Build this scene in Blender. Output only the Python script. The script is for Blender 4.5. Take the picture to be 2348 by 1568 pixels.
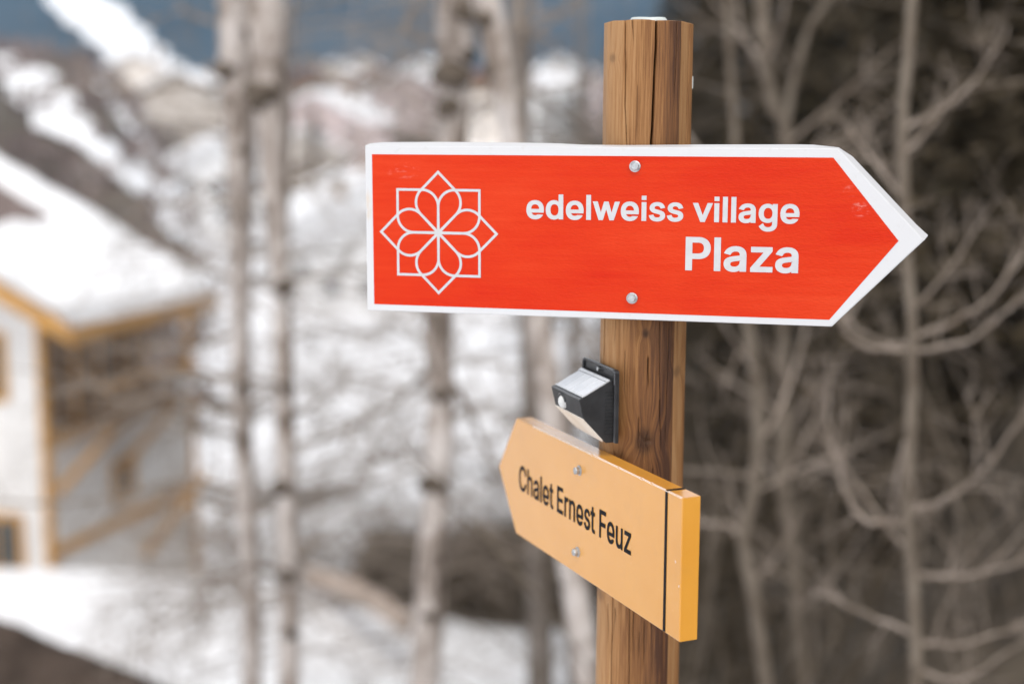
import bpy, bmesh, math, random
import numpy as np
from mathutils import Vector, Matrix
from mathutils.geometry import delaunay_2d_cdt

for _o in list(bpy.data.objects):
    bpy.data.objects.remove(_o)
random.seed(7)
SC = bpy.context.scene
COL = SC.collection
PI = math.pi
EYE = 1.75                                   # camera height above the ground at the post

# ------------------------------------------------------------------ camera
PITCH = math.radians(-8.802)
ROLL = math.radians(0.212)
fw = Vector((0, math.cos(PITCH), math.sin(PITCH)))
up0 = Vector((0, -math.sin(PITCH), math.cos(PITCH)))
rt0 = Vector((1, 0, 0))
rt = rt0 * math.cos(ROLL) + up0 * math.sin(ROLL)
up = up0 * math.cos(ROLL) - rt0 * math.sin(ROLL)
camd = bpy.data.cameras.new('camera')
cam = bpy.data.objects.new('camera', camd)
COL.objects.link(cam)
M = Matrix.Identity(4)
for i in range(3):
    M[i][0], M[i][1], M[i][2] = rt[i], up[i], -fw[i]
M.translation = Vector((0, 0, EYE))
cam.matrix_world = M
camd.sensor_width = 36
camd.lens = 49.64
camd.clip_start = 0.05
camd.clip_end = 6000
camd.dof.use_dof = True
camd.dof.focus_distance = 1.83
camd.dof.aperture_fstop = 1.7
SC.camera = cam

# ------------------------------------------------------------------ world, sun, exposure
SUNDIR = Vector((0.06, -0.47, 0.86)).normalized()
w = bpy.data.worlds.new('World')
SC.world = w
w.use_nodes = True
nt = w.node_tree
bg = nt.nodes['Background']
sky = nt.nodes.new('ShaderNodeTexSky')
sky.sky_type = 'NISHITA'
sky.sun_disc = False
sky.sun_elevation = math.asin(SUNDIR.z)
sky.sun_rotation = math.atan2(SUNDIR.x, SUNDIR.y)
sky.altitude = 1300
sky.air_density = 1.0
sky.dust_density = 1.5
sky.ozone_density = 1.0
hsv = nt.nodes.new('ShaderNodeHueSaturation')          # thin high cloud: the blue is mostly washed out
hsv.inputs['Saturation'].default_value = 0.10
nt.links.new(sky.outputs[0], hsv.inputs['Color'])
nt.links.new(hsv.outputs[0], bg.inputs[0])
bg.inputs[1].default_value = 0.15
sund = bpy.data.lights.new('sun', 'SUN')
sund.energy = 0.7
sund.angle = math.radians(35)
sund.color = (1.0, 0.91, 0.80)
sun = bpy.data.objects.new('sun', sund)
COL.objects.link(sun)
sun.rotation_euler = SUNDIR.to_track_quat('Z', 'Y').to_euler()
sun.location = (0, 0, 30)

SC.view_settings.view_transform = 'Standard'
SC.view_settings.look = 'None'
SC.view_settings.gamma = 1.0
SC.view_settings.use_curve_mapping = False
SC.view_settings.exposure = 1.15
SC.render.engine = 'CYCLES'
SC.cycles.use_denoising = True
SC.cycles.max_bounces = 6
SC.cycles.diffuse_bounces = 4
SC.cycles.sample_clamp_indirect = 6.0

# ------------------------------------------------------------------ helpers
F = 3237.6                                   # focal length in pixels of a 2348-wide picture


def ray(X, Y):
    d = fw + rt * ((X - 1174) / F) - up * ((Y - 784) / F)
    return d


def at(X, Y, d):
    """world point seen at picture position X, Y, at ground distance d"""
    v = ray(X, Y)
    return Vector((0, 0, EYE)) + v * (d / v.y)


def tag(o, label=None, cat=None, group=None, kind=None):
    if label: o['label'] = label
    if cat: o['category'] = cat
    if group: o['group'] = group
    if kind: o['kind'] = kind
    return o


def empty(name, loc, label=None, cat=None, group=None):
    o = bpy.data.objects.new(name, None)
    o.empty_display_size = 0.1
    COL.objects.link(o)
    o.location = loc
    return tag(o, label, cat, group)


def mkobj(name, me, m=None, parent=None, smooth=False):
    if m is not None:
        me.materials.append(m)
    if smooth:
        me.polygons.foreach_set('use_smooth', [True] * len(me.polygons))
    o = bpy.data.objects.new(name, me)
    COL.objects.link(o)
    if parent is not None:
        o.parent = parent
    return o


class MB:
    def __init__(s):
        s.v = []
        s.f = []

    def add(s, vs, fs):
        b = len(s.v)
        s.v += [tuple(p) for p in vs]
        s.f += [tuple(i + b for i in f) for f in fs]

    def box(s, c, sz, R=None):
        c = Vector(c)
        vs = []
        for z in (-.5, .5):
            for x, y in ((-.5, -.5), (.5, -.5), (.5, .5), (-.5, .5)):
                p = Vector((x * sz[0], y * sz[1], z * sz[2]))
                if R is not None: p = R @ p
                vs.append(c + p)
        s.add(vs, [(3, 2, 1, 0), (4, 5, 6, 7), (0, 1, 5, 4), (1, 2, 6, 5), (2, 3, 7, 6), (3, 0, 4, 7)])

    def tube(s, pts, rad, n=6, cap=True):
        pts = [Vector(p) for p in pts]
        b = len(s.v)
        k = len(pts)
        ref = Vector((0.31, 0.72, 0.62))
        for i, p in enumerate(pts):
            t = (pts[min(i + 1, k - 1)] - pts[max(i - 1, 0)])
            if t.length < 1e-9: t = Vector((0, 0, 1))
            t.normalize()
            a = t.cross(ref)
            if a.length < 1e-4: a = t.cross(Vector((1, 0, 0)))
            a.normalize()
            c = t.cross(a)
            r = rad[i] if hasattr(rad, '__len__') else rad
            for j in range(n):
                q = 2 * PI * j / n
                s.v.append(tuple(p + a * (r * math.cos(q)) + c * (r * math.sin(q))))
        for i in range(k - 1):
            for j in range(n):
                j2 = (j + 1) % n
                s.f.append((b + i * n + j, b + i * n + j2, b + (i + 1) * n + j2, b + (i + 1) * n + j))
        if cap:
            s.f.append(tuple(b + j for j in reversed(range(n))))
            s.f.append(tuple(b + (k - 1) * n + j for j in range(n)))

    def mesh(s, name, org=None):
        me = bpy.data.meshes.new(name)
        v = s.v
        if org is not None:
            ox, oy, oz = org
            v = [(x - ox, y - oy, z - oz) for x, y, z in v]
        me.from_pydata(v, [], s.f)
        me.update()
        return me

    def build(s, name, m, parent=None, org=None, smooth=False):
        if org is None and parent is not None:
            org = parent.location if parent.parent is None else Vector((0, 0, 0))
        return mkobj(name, s.mesh(name, org), m, parent, smooth)


def newmat(name):
    m = bpy.data.materials.new(name)
    m.use_nodes = True
    return m, m.node_tree, m.node_tree.nodes['Principled BSDF']


def N(t, typ, **kw):
    n = t.nodes.new(typ)
    for k, v in kw.items():
        if k in n.inputs.keys():
            n.inputs[k].default_value = v
        else:
            setattr(n, k, v)
    return n


def ramp(t, fac, stops):
    n = t.nodes.new('ShaderNodeValToRGB')
    cr = n.color_ramp
    while len(cr.elements) < len(stops):
        cr.elements.new(0.5)
    for e, (p, c) in zip(cr.elements, stops):
        e.position = p
        e.color = (*c, 1)
    t.links.new(fac, n.inputs['Fac'])
    return n


def math_(t, op, a, b=None, clamp=False):
    n = t.nodes.new('ShaderNodeMath')
    n.operation = op
    n.use_clamp = clamp
    for i, x in enumerate((a, b)):
        if x is None: continue
        if isinstance(x, (int, float)): n.inputs[i].default_value = x
        else: t.links.new(x, n.inputs[i])
    return n.outputs[0]


def noisy(name, c1, c2, scale=5.0, rough=0.8, stretch=(1, 1, 1), detail=4.0, bump=0.0, bscale=None, spec=0.3, lo=0.35, hi=0.65, bdist=0.01, metallic=0.0):
    m, t, p = newmat(name)
    tc = N(t, 'ShaderNodeTexCoord')
    mp = N(t, 'ShaderNodeMapping')
    mp.inputs['Scale'].default_value = stretch
    t.links.new(tc.outputs['Object'], mp.inputs[0])
    n = N(t, 'ShaderNodeTexNoise', Scale=scale, Detail=detail, Roughness=0.6)
    t.links.new(mp.outputs[0], n.inputs['Vector'])
    r = ramp(t, n.outputs[0], [(lo, c1), (hi, c2)])
    t.links.new(r.outputs[0], p.inputs['Base Color'])
    p.inputs['Roughness'].default_value = rough
    p.inputs['Specular IOR Level'].default_value = spec
    p.inputs['Metallic'].default_value = metallic
    if bump:
        n2 = N(t, 'ShaderNodeTexNoise', Scale=bscale or scale * 4, Detail=4.0)
        t.links.new(mp.outputs[0], n2.inputs['Vector'])
        b = N(t, 'ShaderNodeBump', Strength=bump, Distance=bdist)
        t.links.new(n2.outputs[0], b.inputs['Height'])
        t.links.new(b.outputs[0], p.inputs['Normal'])
    return m


def sm(x, a=0.0, b=1.0):
    x = np.clip((np.asarray(x, float) - a) / (b - a), 0, 1)
    return x * x * (3 - 2 * x)


def vnoise(x, y, seed=0):
    """cheap smooth 2-D value noise, 0..1"""
    x = np.asarray(x, float); y = np.asarray(y, float)
    xi = np.floor(x).astype(np.int64); yi = np.floor(y).astype(np.int64)
    fx = x - xi; fy = y - yi
    fx = fx * fx * (3 - 2 * fx); fy = fy * fy * (3 - 2 * fy)

    def h(a, b):
        n = (a * 374761393 + b * 668265263 + seed * 974711) & 0x7fffffff
        n = ((n ^ (n >> 13)) * 1274126177) & 0x7fffffff
        return ((n ^ (n >> 16)) & 0xffff) / 65535.0
    return (h(xi, yi) * (1 - fx) + h(xi + 1, yi) * fx) * (1 - fy) + (h(xi, yi + 1) * (1 - fx) + h(xi + 1, yi + 1) * fx) * fy


# ------------------------------------------------------------------ terrain
BY = [-60, -20, -5, 0, 2.5, 4, 6, 12, 18, 23, 27, 28.5, 31, 60, 110, 150, 200, 300, 400, 480, 560, 700, 900, 1150]
BZ = [3, 0.5, -1.5, -1.75, -1.8, -2.3, -3.5, -6.7, -8.8, -9.13, -8.80, -9.6, -11.6, -12.4, -12.0, -9.0, -3.5, 3.0, 7.5, 11.5, 26, 56, 100, 150]


def height(x, y):
    x = np.asarray(x, float); y = np.asarray(y, float)
    z = np.interp(y, BY, BZ)
    near = sm(y, 20, 25) * (1 - sm(y, 29, 34))
    z = z - near * 1.0 * sm(x, -5.2, 0.2)
    z = z + 12 * sm((x - 0.6) / 7.5) * sm(y, 3.0, 9) * (1 - sm(y, 60, 120))
    lr = np.interp(y, [40, 60, 90, 130, 170, 230, 300], [0, 6.0, 12.0, 16.5, 11, 3, 0])
    z = z + lr * sm((-x / np.maximum(y, 1) - .19) / .12)
    z = z + (vnoise(x * .5, y * .5, 3) - .5) * 0.25 * sm(y, 5, 20) + (vnoise(x * .05, y * .05, 4) - .5) * 2.0 * sm(y, 60, 150)
    z = z + (vnoise(x * .012, y * .012, 5) - .5) * 24 * sm(y, 490, 700)
    return z + EYE


def ground(x, y):
    return float(height(x, y))


def hit(X, Y, d0=20, d1=1150):
    """first terrain point along the line of sight through picture position X, Y"""
    v = ray(X, Y); v = v / v.y
    ds = np.geomspace(d0, d1, 4000)
    h = height(v.x * ds, ds)
    below = np.nonzero(EYE + v.z * ds < h)[0]
    d = ds[below[0]] if len(below) else d1
    return Vector((v.x * d, d, ground(v.x * d, d)))


def sheet(name, ys, ss, wx, matf, snowf=None):
    Y, S = np.meshgrid(ys, ss, indexing='ij')
    X = S * (np.maximum(Y, 0) + wx)
    Z = height(X, Y)
    v = np.stack([X, Y, Z], -1).reshape(-1, 3)
    a, b = Y.shape
    i = np.arange(a * b).reshape(a, b)
    f = np.stack([i[:-1, :-1], i[:-1, 1:], i[1:, 1:], i[1:, :-1]], -1).reshape(-1, 4)
    me = bpy.data.meshes.new(name)
    me.from_pydata(v.tolist(), [], f.tolist())
    if snowf is not None:
        at_ = me.attributes.new('snow', 'FLOAT', 'POINT')
        at_.data.foreach_set('value', snowf(v[:, 0], v[:, 1]).astype(np.float32))
    o = mkobj(name, me, matf, None, True)
    return tag(o, kind='structure')


def snow_mask(x, y):
    s = np.ones_like(x)
    # leaf litter under the wood on the right-hand bank
    edge = np.where(y < 22, .9, np.where(y < 26.6, 1.6, -4.5))
    litter = sm(x - edge + (vnoise(x * .6, y * .6, 8) - .5) * 1.2, -.35, .35) * (1 - sm(y, 36, 46))
    s = s * (1 - litter * (0.80 + .2 * vnoise(x * .9, y * .9, 2)))
    # thawed hillside on the left
    hill = sm((-x / np.maximum(y, 1) - .19) / .06) * sm(y, 46, 58) * (1 - sm(y, 220, 300))
    s = s * (1 - hill * sm(vnoise(x * .09, y * .09, 12), .15, .45))
    # patchy snow round the village and on the valley floor
    far = sm(y, 120, 190)
    s = s * (1 - far * sm(vnoise(x * .035, y * .02, 21), .45, .62))
    mid = sm(y, 34, 44) * (1 - sm(y, 60, 75))
    s = s * (1 - mid * .55 * sm(vnoise(x * .25, y * .25, 31), .45, .7))
    return s


m_ground, t, p = newmat('snowy_ground')
a = N(t, 'ShaderNodeAttribute', attribute_name='snow')
tc = N(t, 'ShaderNodeTexCoord')
n1 = N(t, 'ShaderNodeTexNoise', Scale=1.3, Detail=6.0, Roughness=.65)
t.links.new(tc.outputs['Object'], n1.inputs['Vector'])
soil = ramp(t, n1.outputs[0], [(.3, (.026, .018, .010)), (.5, (.065, .047, .029)), (.72, (.13, .10, .068))])
mx = N(t, 'ShaderNodeMix', data_type='RGBA')
fac = math_(t, 'ADD', a.outputs['Fac'], math_(t, 'MULTIPLY', math_(t, 'SUBTRACT', n1.outputs[0], .5), .6))
fr = ramp(t, fac, [(.42, (0, 0, 0)), (.58, (1, 1, 1))])
t.links.new(fr.outputs[0], mx.inputs['Factor'])
t.links.new(soil.outputs[0], mx.inputs['A'])
mx.inputs['B'].default_value = (.90, .905, .93, 1)
t.links.new(mx.outputs['Result'], p.inputs['Base Color'])
p.inputs['Roughness'].default_value = .75
nb = N(t, 'ShaderNodeTexNoise', Scale=6.0, Detail=5.0)
t.links.new(tc.outputs['Object'], nb.inputs['Vector'])
b = N(t, 'ShaderNodeBump', Strength=.4, Distance=.06)
t.links.new(nb.outputs[0], b.inputs['Height'])
t.links.new(b.outputs[0], p.inputs['Normal'])

ys = np.concatenate([np.linspace(-60, 0, 16)[:-1], np.linspace(0, 20, 60)[:-1], np.linspace(20, 40, 60)[:-1], np.geomspace(40, 480, 110)])
sheet('ground', ys, np.linspace(-.95, .95, 170), 26, m_ground, snow_mask)

m_mount, t, p = newmat('forested_mountain')
tc = N(t, 'ShaderNodeTexCoord')
n1 = N(t, 'ShaderNodeTexNoise', Scale=.012, Detail=7.0, Roughness=.7)
t.links.new(tc.outputs['Object'], n1.inputs['Vector'])
cr = ramp(t, n1.outputs[0], [(.36, (.008, .024, .044)), (.54, (.018, .038, .058)), (.68, (.055, .075, .10)), (.78, (.34, .38, .45))])  # forest tones tinted blue, painting distance haze into the colour
t.links.new(cr.outputs[0], p.inputs['Base Color'])
p.inputs['Roughness'].default_value = .9
sheet('mountain', np.geomspace(478, 1150, 60), np.linspace(-.95, .95, 120), 26, m_mount)

m_snow = noisy('snow', (.87, .875, .90), (.92, .92, .935), 3.0, .7, bump=.35, bscale=8, bdist=.05)


def strip(name, pix, width, lift, d0, d1):
    """a strip of snow lying on the slope along a line of terrain points"""
    P = []
    for k in range(len(pix) - 1):
        for s in range(6):
            f = s / 6
            P.append((pix[k][0] * (1 - f) + pix[k + 1][0] * f, pix[k][1] * (1 - f) + pix[k + 1][1] * f, width[k] * (1 - f) + width[k + 1] * f))
    P.append((*pix[-1], width[-1]))
    mb = MB()
    vs = []
    for i, (X, Y, wd) in enumerate(P):
        c = hit(X, Y, d0, d1)
        n = hit(P[min(i + 1, len(P) - 1)][0], P[min(i + 1, len(P) - 1)][1], d0, d1)
        q = hit(P[max(i - 1, 0)][0], P[max(i - 1, 0)][1], d0, d1)
        t_ = (n - q); t_.z = 0
        t_.normalize()
        side = Vector((t_.y, -t_.x, 0))
        for k in range(7):
            e = (k / 3 - 1) * wd * (1 + .18 * math.sin(i * 1.7 + k))
            x, y = c.x + side.x * e, c.y + side.y * e
            vs.append((x, y, ground(x, y) + lift * (1 - .5 * abs(k / 3 - 1))))
    fs = [(i * 7 + k, i * 7 + k + 1, (i + 1) * 7 + k + 1, (i + 1) * 7 + k) for i in range(len(P) - 1) for k in range(6)]
    mb.add(vs, fs)
    return tag(mb.build(name, m_snow, smooth=True), kind='structure')


strip('snowy_track', [(-30, 60), (40, 160), (95, 225), (200, 330), (330, 440), (450, 530)], [2.2, 2.2, 2.0, 1.9, 1.9, 1.9], .6, 45, 400)
strip('ski_run', [(120, -60), (190, 20), (270, 90), (330, 150), (375, 200)], [13, 13, 12, 11, 11], 3.0, 300, 1150)

# outlines of the lettering, in 1/100 mm on each board
TEXT1 = '25044,13889 25077,14149 25073,14462 25030,14713 24950,14932 24835,15122 24687,15281 24510,15405 24304,15491 24070,15538 23776,15545 23529,15511 23315,15437 23128,15325 22970,15178 22844,14998 22752,14788 22697,14548 22680,14251 22701,13970 22760,13734 22856,13527 22985,13350 23147,13206 23337,13099 23554,13029 23807,12999 24097,13011 24328,13062 24530,13153 24705,13280 24849,13442 24961,13636 24213,13661 24108,13595 23985,13558 23829,13552 23697,13577 23585,13633 23491,13716 23385,13890/23324,14376 23349,14542 23398,14685 23469,14803 23561,14896 23671,14959 23800,14991 23960,14991 24089,14959 24199,14896 24291,14803 24362,14685 24411,14542 24436,14376#26556,13003 26731,13030 26878,13084 26997,13154 27095,13233 27170,13316 27229,13404 27071,13404 27071,13050 27700,13050 27700,16330 27058,16330 27058,15186 27230,15186 27099,15350 27001,15428 26882,15498 26734,15551 26559,15577 26336,15574 26088,15522 25866,15418 25676,15268 25524,15076 25410,14845 25341,14582 25319,14294 25341,14006 25409,13741 25522,13509 25673,13316 25863,13164 26085,13059 26333,13007/26449,13545 26322,13576 26179,13673 26099,13771 26037,13896 25993,14043 25971,14209 25971,14386 25993,14549 26036,14693 26097,14815 26175,14911 26322,15009 26377,15026 26519,15041 26708,15011 26813,14954 26899,14873 26968,14766 27021,14634 27053,14477 27064,14299 27052,14118 27019,13958 26966,13822 26896,13713 26762,13598 26713,13575 26588,13545#30419,13889 30453,14149 30448,14462 30406,14713 30326,14932 30211,15122 30063,15281 29885,15405 29680,15491 29445,15538 29151,15545 28904,15511 28690,15437 28503,15325 28345,15178 28219,14998 28127,14788 28072,14548 28055,14251 28077,13970 28136,13734 28231,13527 28361,13350 28522,13206 28712,13099 28930,13029 29182,12999 29472,13011 29703,13062 29906,13153 30080,13280 30225,13442 30336,13636 29589,13661 29483,13595 29360,13558 29204,13552 29073,13577 28961,13633 28866,13716 28761,13890/28700,14376 28724,14542 28773,14685 28845,14803 28936,14896 29047,14959 29176,14991 29335,14991 29464,14959 29574,14896 29666,14803 29738,14685 29787,14542 29811,14376#30795,13050 31436,13050 31436,16330 30795,16330#33036,13050 33429,14326 33681,15250 33264,15250 33444,14585 33908,13050 34485,13050 35287,15496 34609,15496 34240,14266 33988,13294 34377,13294 34161,14174 33778,15496 33176,15496 32810,14264 32567,13294 32950,13294 32729,14179 32336,15496 31658,15496 32460,13050#37772,13889 37806,14149 37801,14462 37759,14713 37679,14932 37564,15122 37416,15281 37238,15405 37033,15491 36798,15538 36505,15545 36258,15511 36043,15437 35856,15325 35698,15178 35572,14998 35481,14788 35426,14548 35409,14251 35430,13970 35489,13734 35584,13527 35714,13350 35875,13206 36065,13099 36283,13029 36535,12999 36826,13011 37056,13062 37259,13153 37434,13280 37578,13442 37689,13636 36942,13661 36836,13595 36713,13558 36558,13552 36426,13577 36314,13633 36219,13716 36114,13890/36053,14376 36078,14542 36126,14685 36198,14803 36290,14896 36400,14959 36529,14991 36688,14991 36817,14959 36928,14896 37020,14803 37091,14685 37140,14542 37165,14376#38148,13050 38789,13050 38789,15496 38148,15496|38148,15763 38789,15763 38789,16330 38148,16330#40305,13005 40526,13035 40728,13096 40906,13186 41052,13303 41164,13444 41232,13606 41255,13779 41247,13885 41224,13983 41185,14075 41130,14160 41061,14236 40977,14304 40770,14412 40647,14454 40084,14586 39975,14626 39907,14668 39875,14709 39859,14759 39867,14855 39903,14909 40030,14987 40153,15012 40294,15012 40445,14968 40517,14907 40570,14836 40653,14673 41246,14791 41178,14967 41112,15100 41022,15222 40907,15328 40767,15413 40606,15476 40423,15514 40219,15526 40006,15512 39808,15468 39627,15395 39473,15296 39347,15171 39260,15026 39229,14939 39209,14773 39216,14665 39239,14566 39279,14472 39335,14387 39405,14311 39587,14184 39700,14133 39946,14059 40404,13955 40494,13919 40550,13879 40581,13837 40595,13789 40586,13696 40543,13634 40459,13575 40340,13536 40112,13526 39991,13549 39858,13622 39802,13695 39716,13899 39104,13786 39193,13522 39279,13375 39395,13250 39538,13150 39703,13076 39885,13028 40083,13004#42668,13005 42889,13035 43091,13096 43269,13186 43415,13303 43527,13444 43595,13606 43618,13779 43610,13885 43587,13983 43548,14075 43493,14160 43424,14236 43340,14304 43133,14412 43010,14454 42447,14586 42338,14626 42271,14668 42238,14709 42222,14759 42230,14855 42266,14909 42393,14987 42516,15012 42657,15012 42808,14968 42880,14907 42933,14836 43016,14673 43609,14791 43541,14967 43475,15100 43385,15222 43270,15328 43130,15413 42969,15476 42786,15514 42582,15526 42369,15512 42171,15468 41990,15395 41836,15296 41710,15171 41623,15026 41593,14939 41572,14773 41579,14665 41602,14566 41642,14472 41698,14387 41768,14311 41951,14184 42063,14133 42310,14059 42767,13955 42857,13919 42913,13879 42944,13837 42958,13789 42949,13696 42906,13634 42822,13575 42703,13536 42475,13526 42354,13549 42221,13622 42165,13695 42079,13899 41467,13786 41556,13522 41642,13375 41758,13250 41901,13150 42066,13076 42248,13028 42446,13004#46413,13050 47423,15496 46727,15496 46128,13938 45886,13173 46365,13173 46093,14019 45521,15496 44823,15496 45834,13050#47602,13050 48243,13050 48243,15496 47602,15496|47602,15763 48243,15763 48243,16330 47602,16330#48683,13050 49324,13050 49324,16330 48683,16330#49764,13050 50405,13050 50405,16330 49764,16330#51752,13001 51916,13022 52061,13063 52184,13120 52288,13187 52438,13337 52445,13357 52268,13357 52268,13050 52904,13050 52904,14641 52888,14840 52839,15014 52797,15095 52705,15223 52590,15326 52460,15402 52327,15457 52188,15494 51939,15525 51793,15524 51625,15505 51456,15468 51293,15409 51140,15326 51001,15216 50885,15076 50734,14810 51355,14649 51469,14834 51575,14926 51732,14990 51943,15004 52036,14989 52109,14963 52164,14927 52205,14882 52254,14758 52258,14634 52225,14614 51625,14533 51348,14480 51082,14382 50963,14308 50863,14212 50783,14095 50736,13952 50721,13789 50740,13603 50803,13434 50905,13291 51038,13175 51198,13089 51375,13031 51564,13003/51635,13528 51490,13569 51404,13640 51368,13739 51382,13866 51407,13908 51508,13978 51683,14029 52292,14121 52426,14163 52266,14070 52252,13879 52224,13795 52177,13715 52112,13646 52029,13588 51927,13547 51803,13525#54714,11984 54942,12033 55149,12116 55334,12243 55482,12407 55541,12506 55587,12615 55619,12733 55644,13097 55644,15496 55013,15496 55013,15139 55178,15139 55044,15303 54945,15380 54825,15447 54676,15499 54501,15524 54278,15520 54031,15469 53810,15368 53619,15222 53466,15036 53352,14814 53283,14561 53260,14282 53283,14002 53353,13752 53469,13536 53624,13359 53816,13222 54036,13129 54276,13084 54494,13081 54667,13104 54815,13152 54934,13216 55032,13289 55107,13368 55166,13454 55003,13454 54996,13026 54979,12829 54916,12702 54808,12612 54661,12554 54575,12539 54404,12536 54287,12553 54194,12584 54057,12676 54006,12732 53846,13044 53312,12643 53453,12427 53550,12312 53668,12205 53810,12115 53973,12045 54159,11995 54367,11971/54322,13617 54211,13656 54116,13719 54039,13806 53977,13916 53934,14050 53912,14205 53912,14373 53934,14527 53977,14664 54038,14780 54118,14872 54213,14942 54386,14995 54533,14995 54709,14945 54843,14836 54912,14734 54964,14607 54997,14459 55009,14290 54997,14118 54964,13971 54912,13849 54843,13754 54759,13681 54657,13632 54536,13607#58364,13889 58397,14149 58393,14462 58350,14713 58270,14932 58155,15122 58008,15281 57830,15405 57624,15491 57390,15538 57096,15545 56849,15511 56635,15437 56448,15325 56290,15178 56164,14998 56072,14788 56017,14548 56000,14251 56021,13970 56080,13734 56176,13527 56306,13350 56467,13206 56657,13099 56874,13029 57127,12999 57417,13011 57648,13062 57850,13153 58025,13280 58170,13442 58281,13636 57533,13661 57428,13595 57305,13558 57149,13552 57018,13577 56905,13633 56811,13716 56705,13890/56644,14376 56669,14542 56718,14685 56789,14803 56881,14896 56991,14959 57120,14991 57280,14991 57409,14959 57519,14896 57611,14803 57682,14685 57731,14542 57756,14376'
TEXT2 = '44886,6740 44886,10368 45732,10364 45928,10334 46079,10276 46192,10196 46277,10096 46337,9975 46375,9832 46388,9669 46375,9506 46337,9362 46276,9238 46192,9137 46079,9056 45930,8997 45735,8966 44413,8962 44413,8230 45845,8238 46220,8298 46542,8420 46807,8597 47014,8819 47095,8948 47209,9218 47265,9513 47265,9824 47209,10120 47095,10389 46917,10633 46681,10830 46387,10980 46040,11071 45844,11094 44000,11101 44000,6740#47707,6740 48564,6740 48564,11100 47707,11100#50330,6676 50549,6703 50743,6757 50907,6833 51047,6922 51247,7121 51257,7148 51020,7148 51020,6740 51870,6740 51870,8855 51849,9119 51784,9350 51728,9458 51604,9628 51450,9766 51277,9867 51099,9940 50913,9988 50581,10029 50386,10029 50160,10004 49936,9954 49717,9875 49513,9765 49327,9619 49172,9434 48970,9079 49800,8865 49953,9112 50095,9234 50304,9319 50585,9337 50711,9318 50807,9283 50881,9235 50936,9176 51001,9010 51007,8846 50963,8818 50161,8712 49791,8641 49436,8511 49277,8412 49143,8285 49036,8129 48972,7939 48953,7722 48979,7475 49062,7251 49199,7060 49377,6906 49590,6791 49827,6715 50080,6677/50174,7376 49981,7430 49865,7524 49817,7656 49837,7824 49870,7880 50004,7974 50238,8041 51053,8164 51232,8220 51018,8096 50999,7843 50962,7731 50899,7625 50812,7532 50701,7456 50564,7400 50399,7372#55215,6740 55215,7453 53428,7453 53428,7302 55163,9429 55163,9991 52427,9991 52427,9278 54159,9278 54159,9433 52376,7281 52376,6740#56911,6676 57130,6703 57324,6757 57488,6833 57627,6922 57828,7121 57838,7148 57601,7148 57601,6740 58450,6740 58450,8855 58429,9119 58364,9350 58308,9458 58184,9628 58030,9766 57858,9867 57679,9940 57493,9988 57161,10029 56966,10029 56741,10004 56516,9954 56297,9875 56094,9765 55907,9619 55752,9434 55551,9079 56380,8865 56533,9112 56675,9234 56884,9319 57166,9337 57291,9318 57388,9283 57462,9235 57516,9176 57582,9010 57588,8846 57543,8818 56741,8712 56372,8641 56016,8511 55857,8412 55723,8285 55617,8129 55553,7939 55533,7722 55559,7475 55642,7251 55780,7060 55957,6906 56171,6791 56408,6715 56660,6677/56754,7376 56561,7430 56446,7524 56397,7656 56417,7824 56451,7880 56585,7974 56819,8041 57633,8164 57812,8220 57598,8096 57579,7843 57542,7731 57479,7625 57393,7532 57281,7456 57145,7400 56979,7372'
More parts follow.
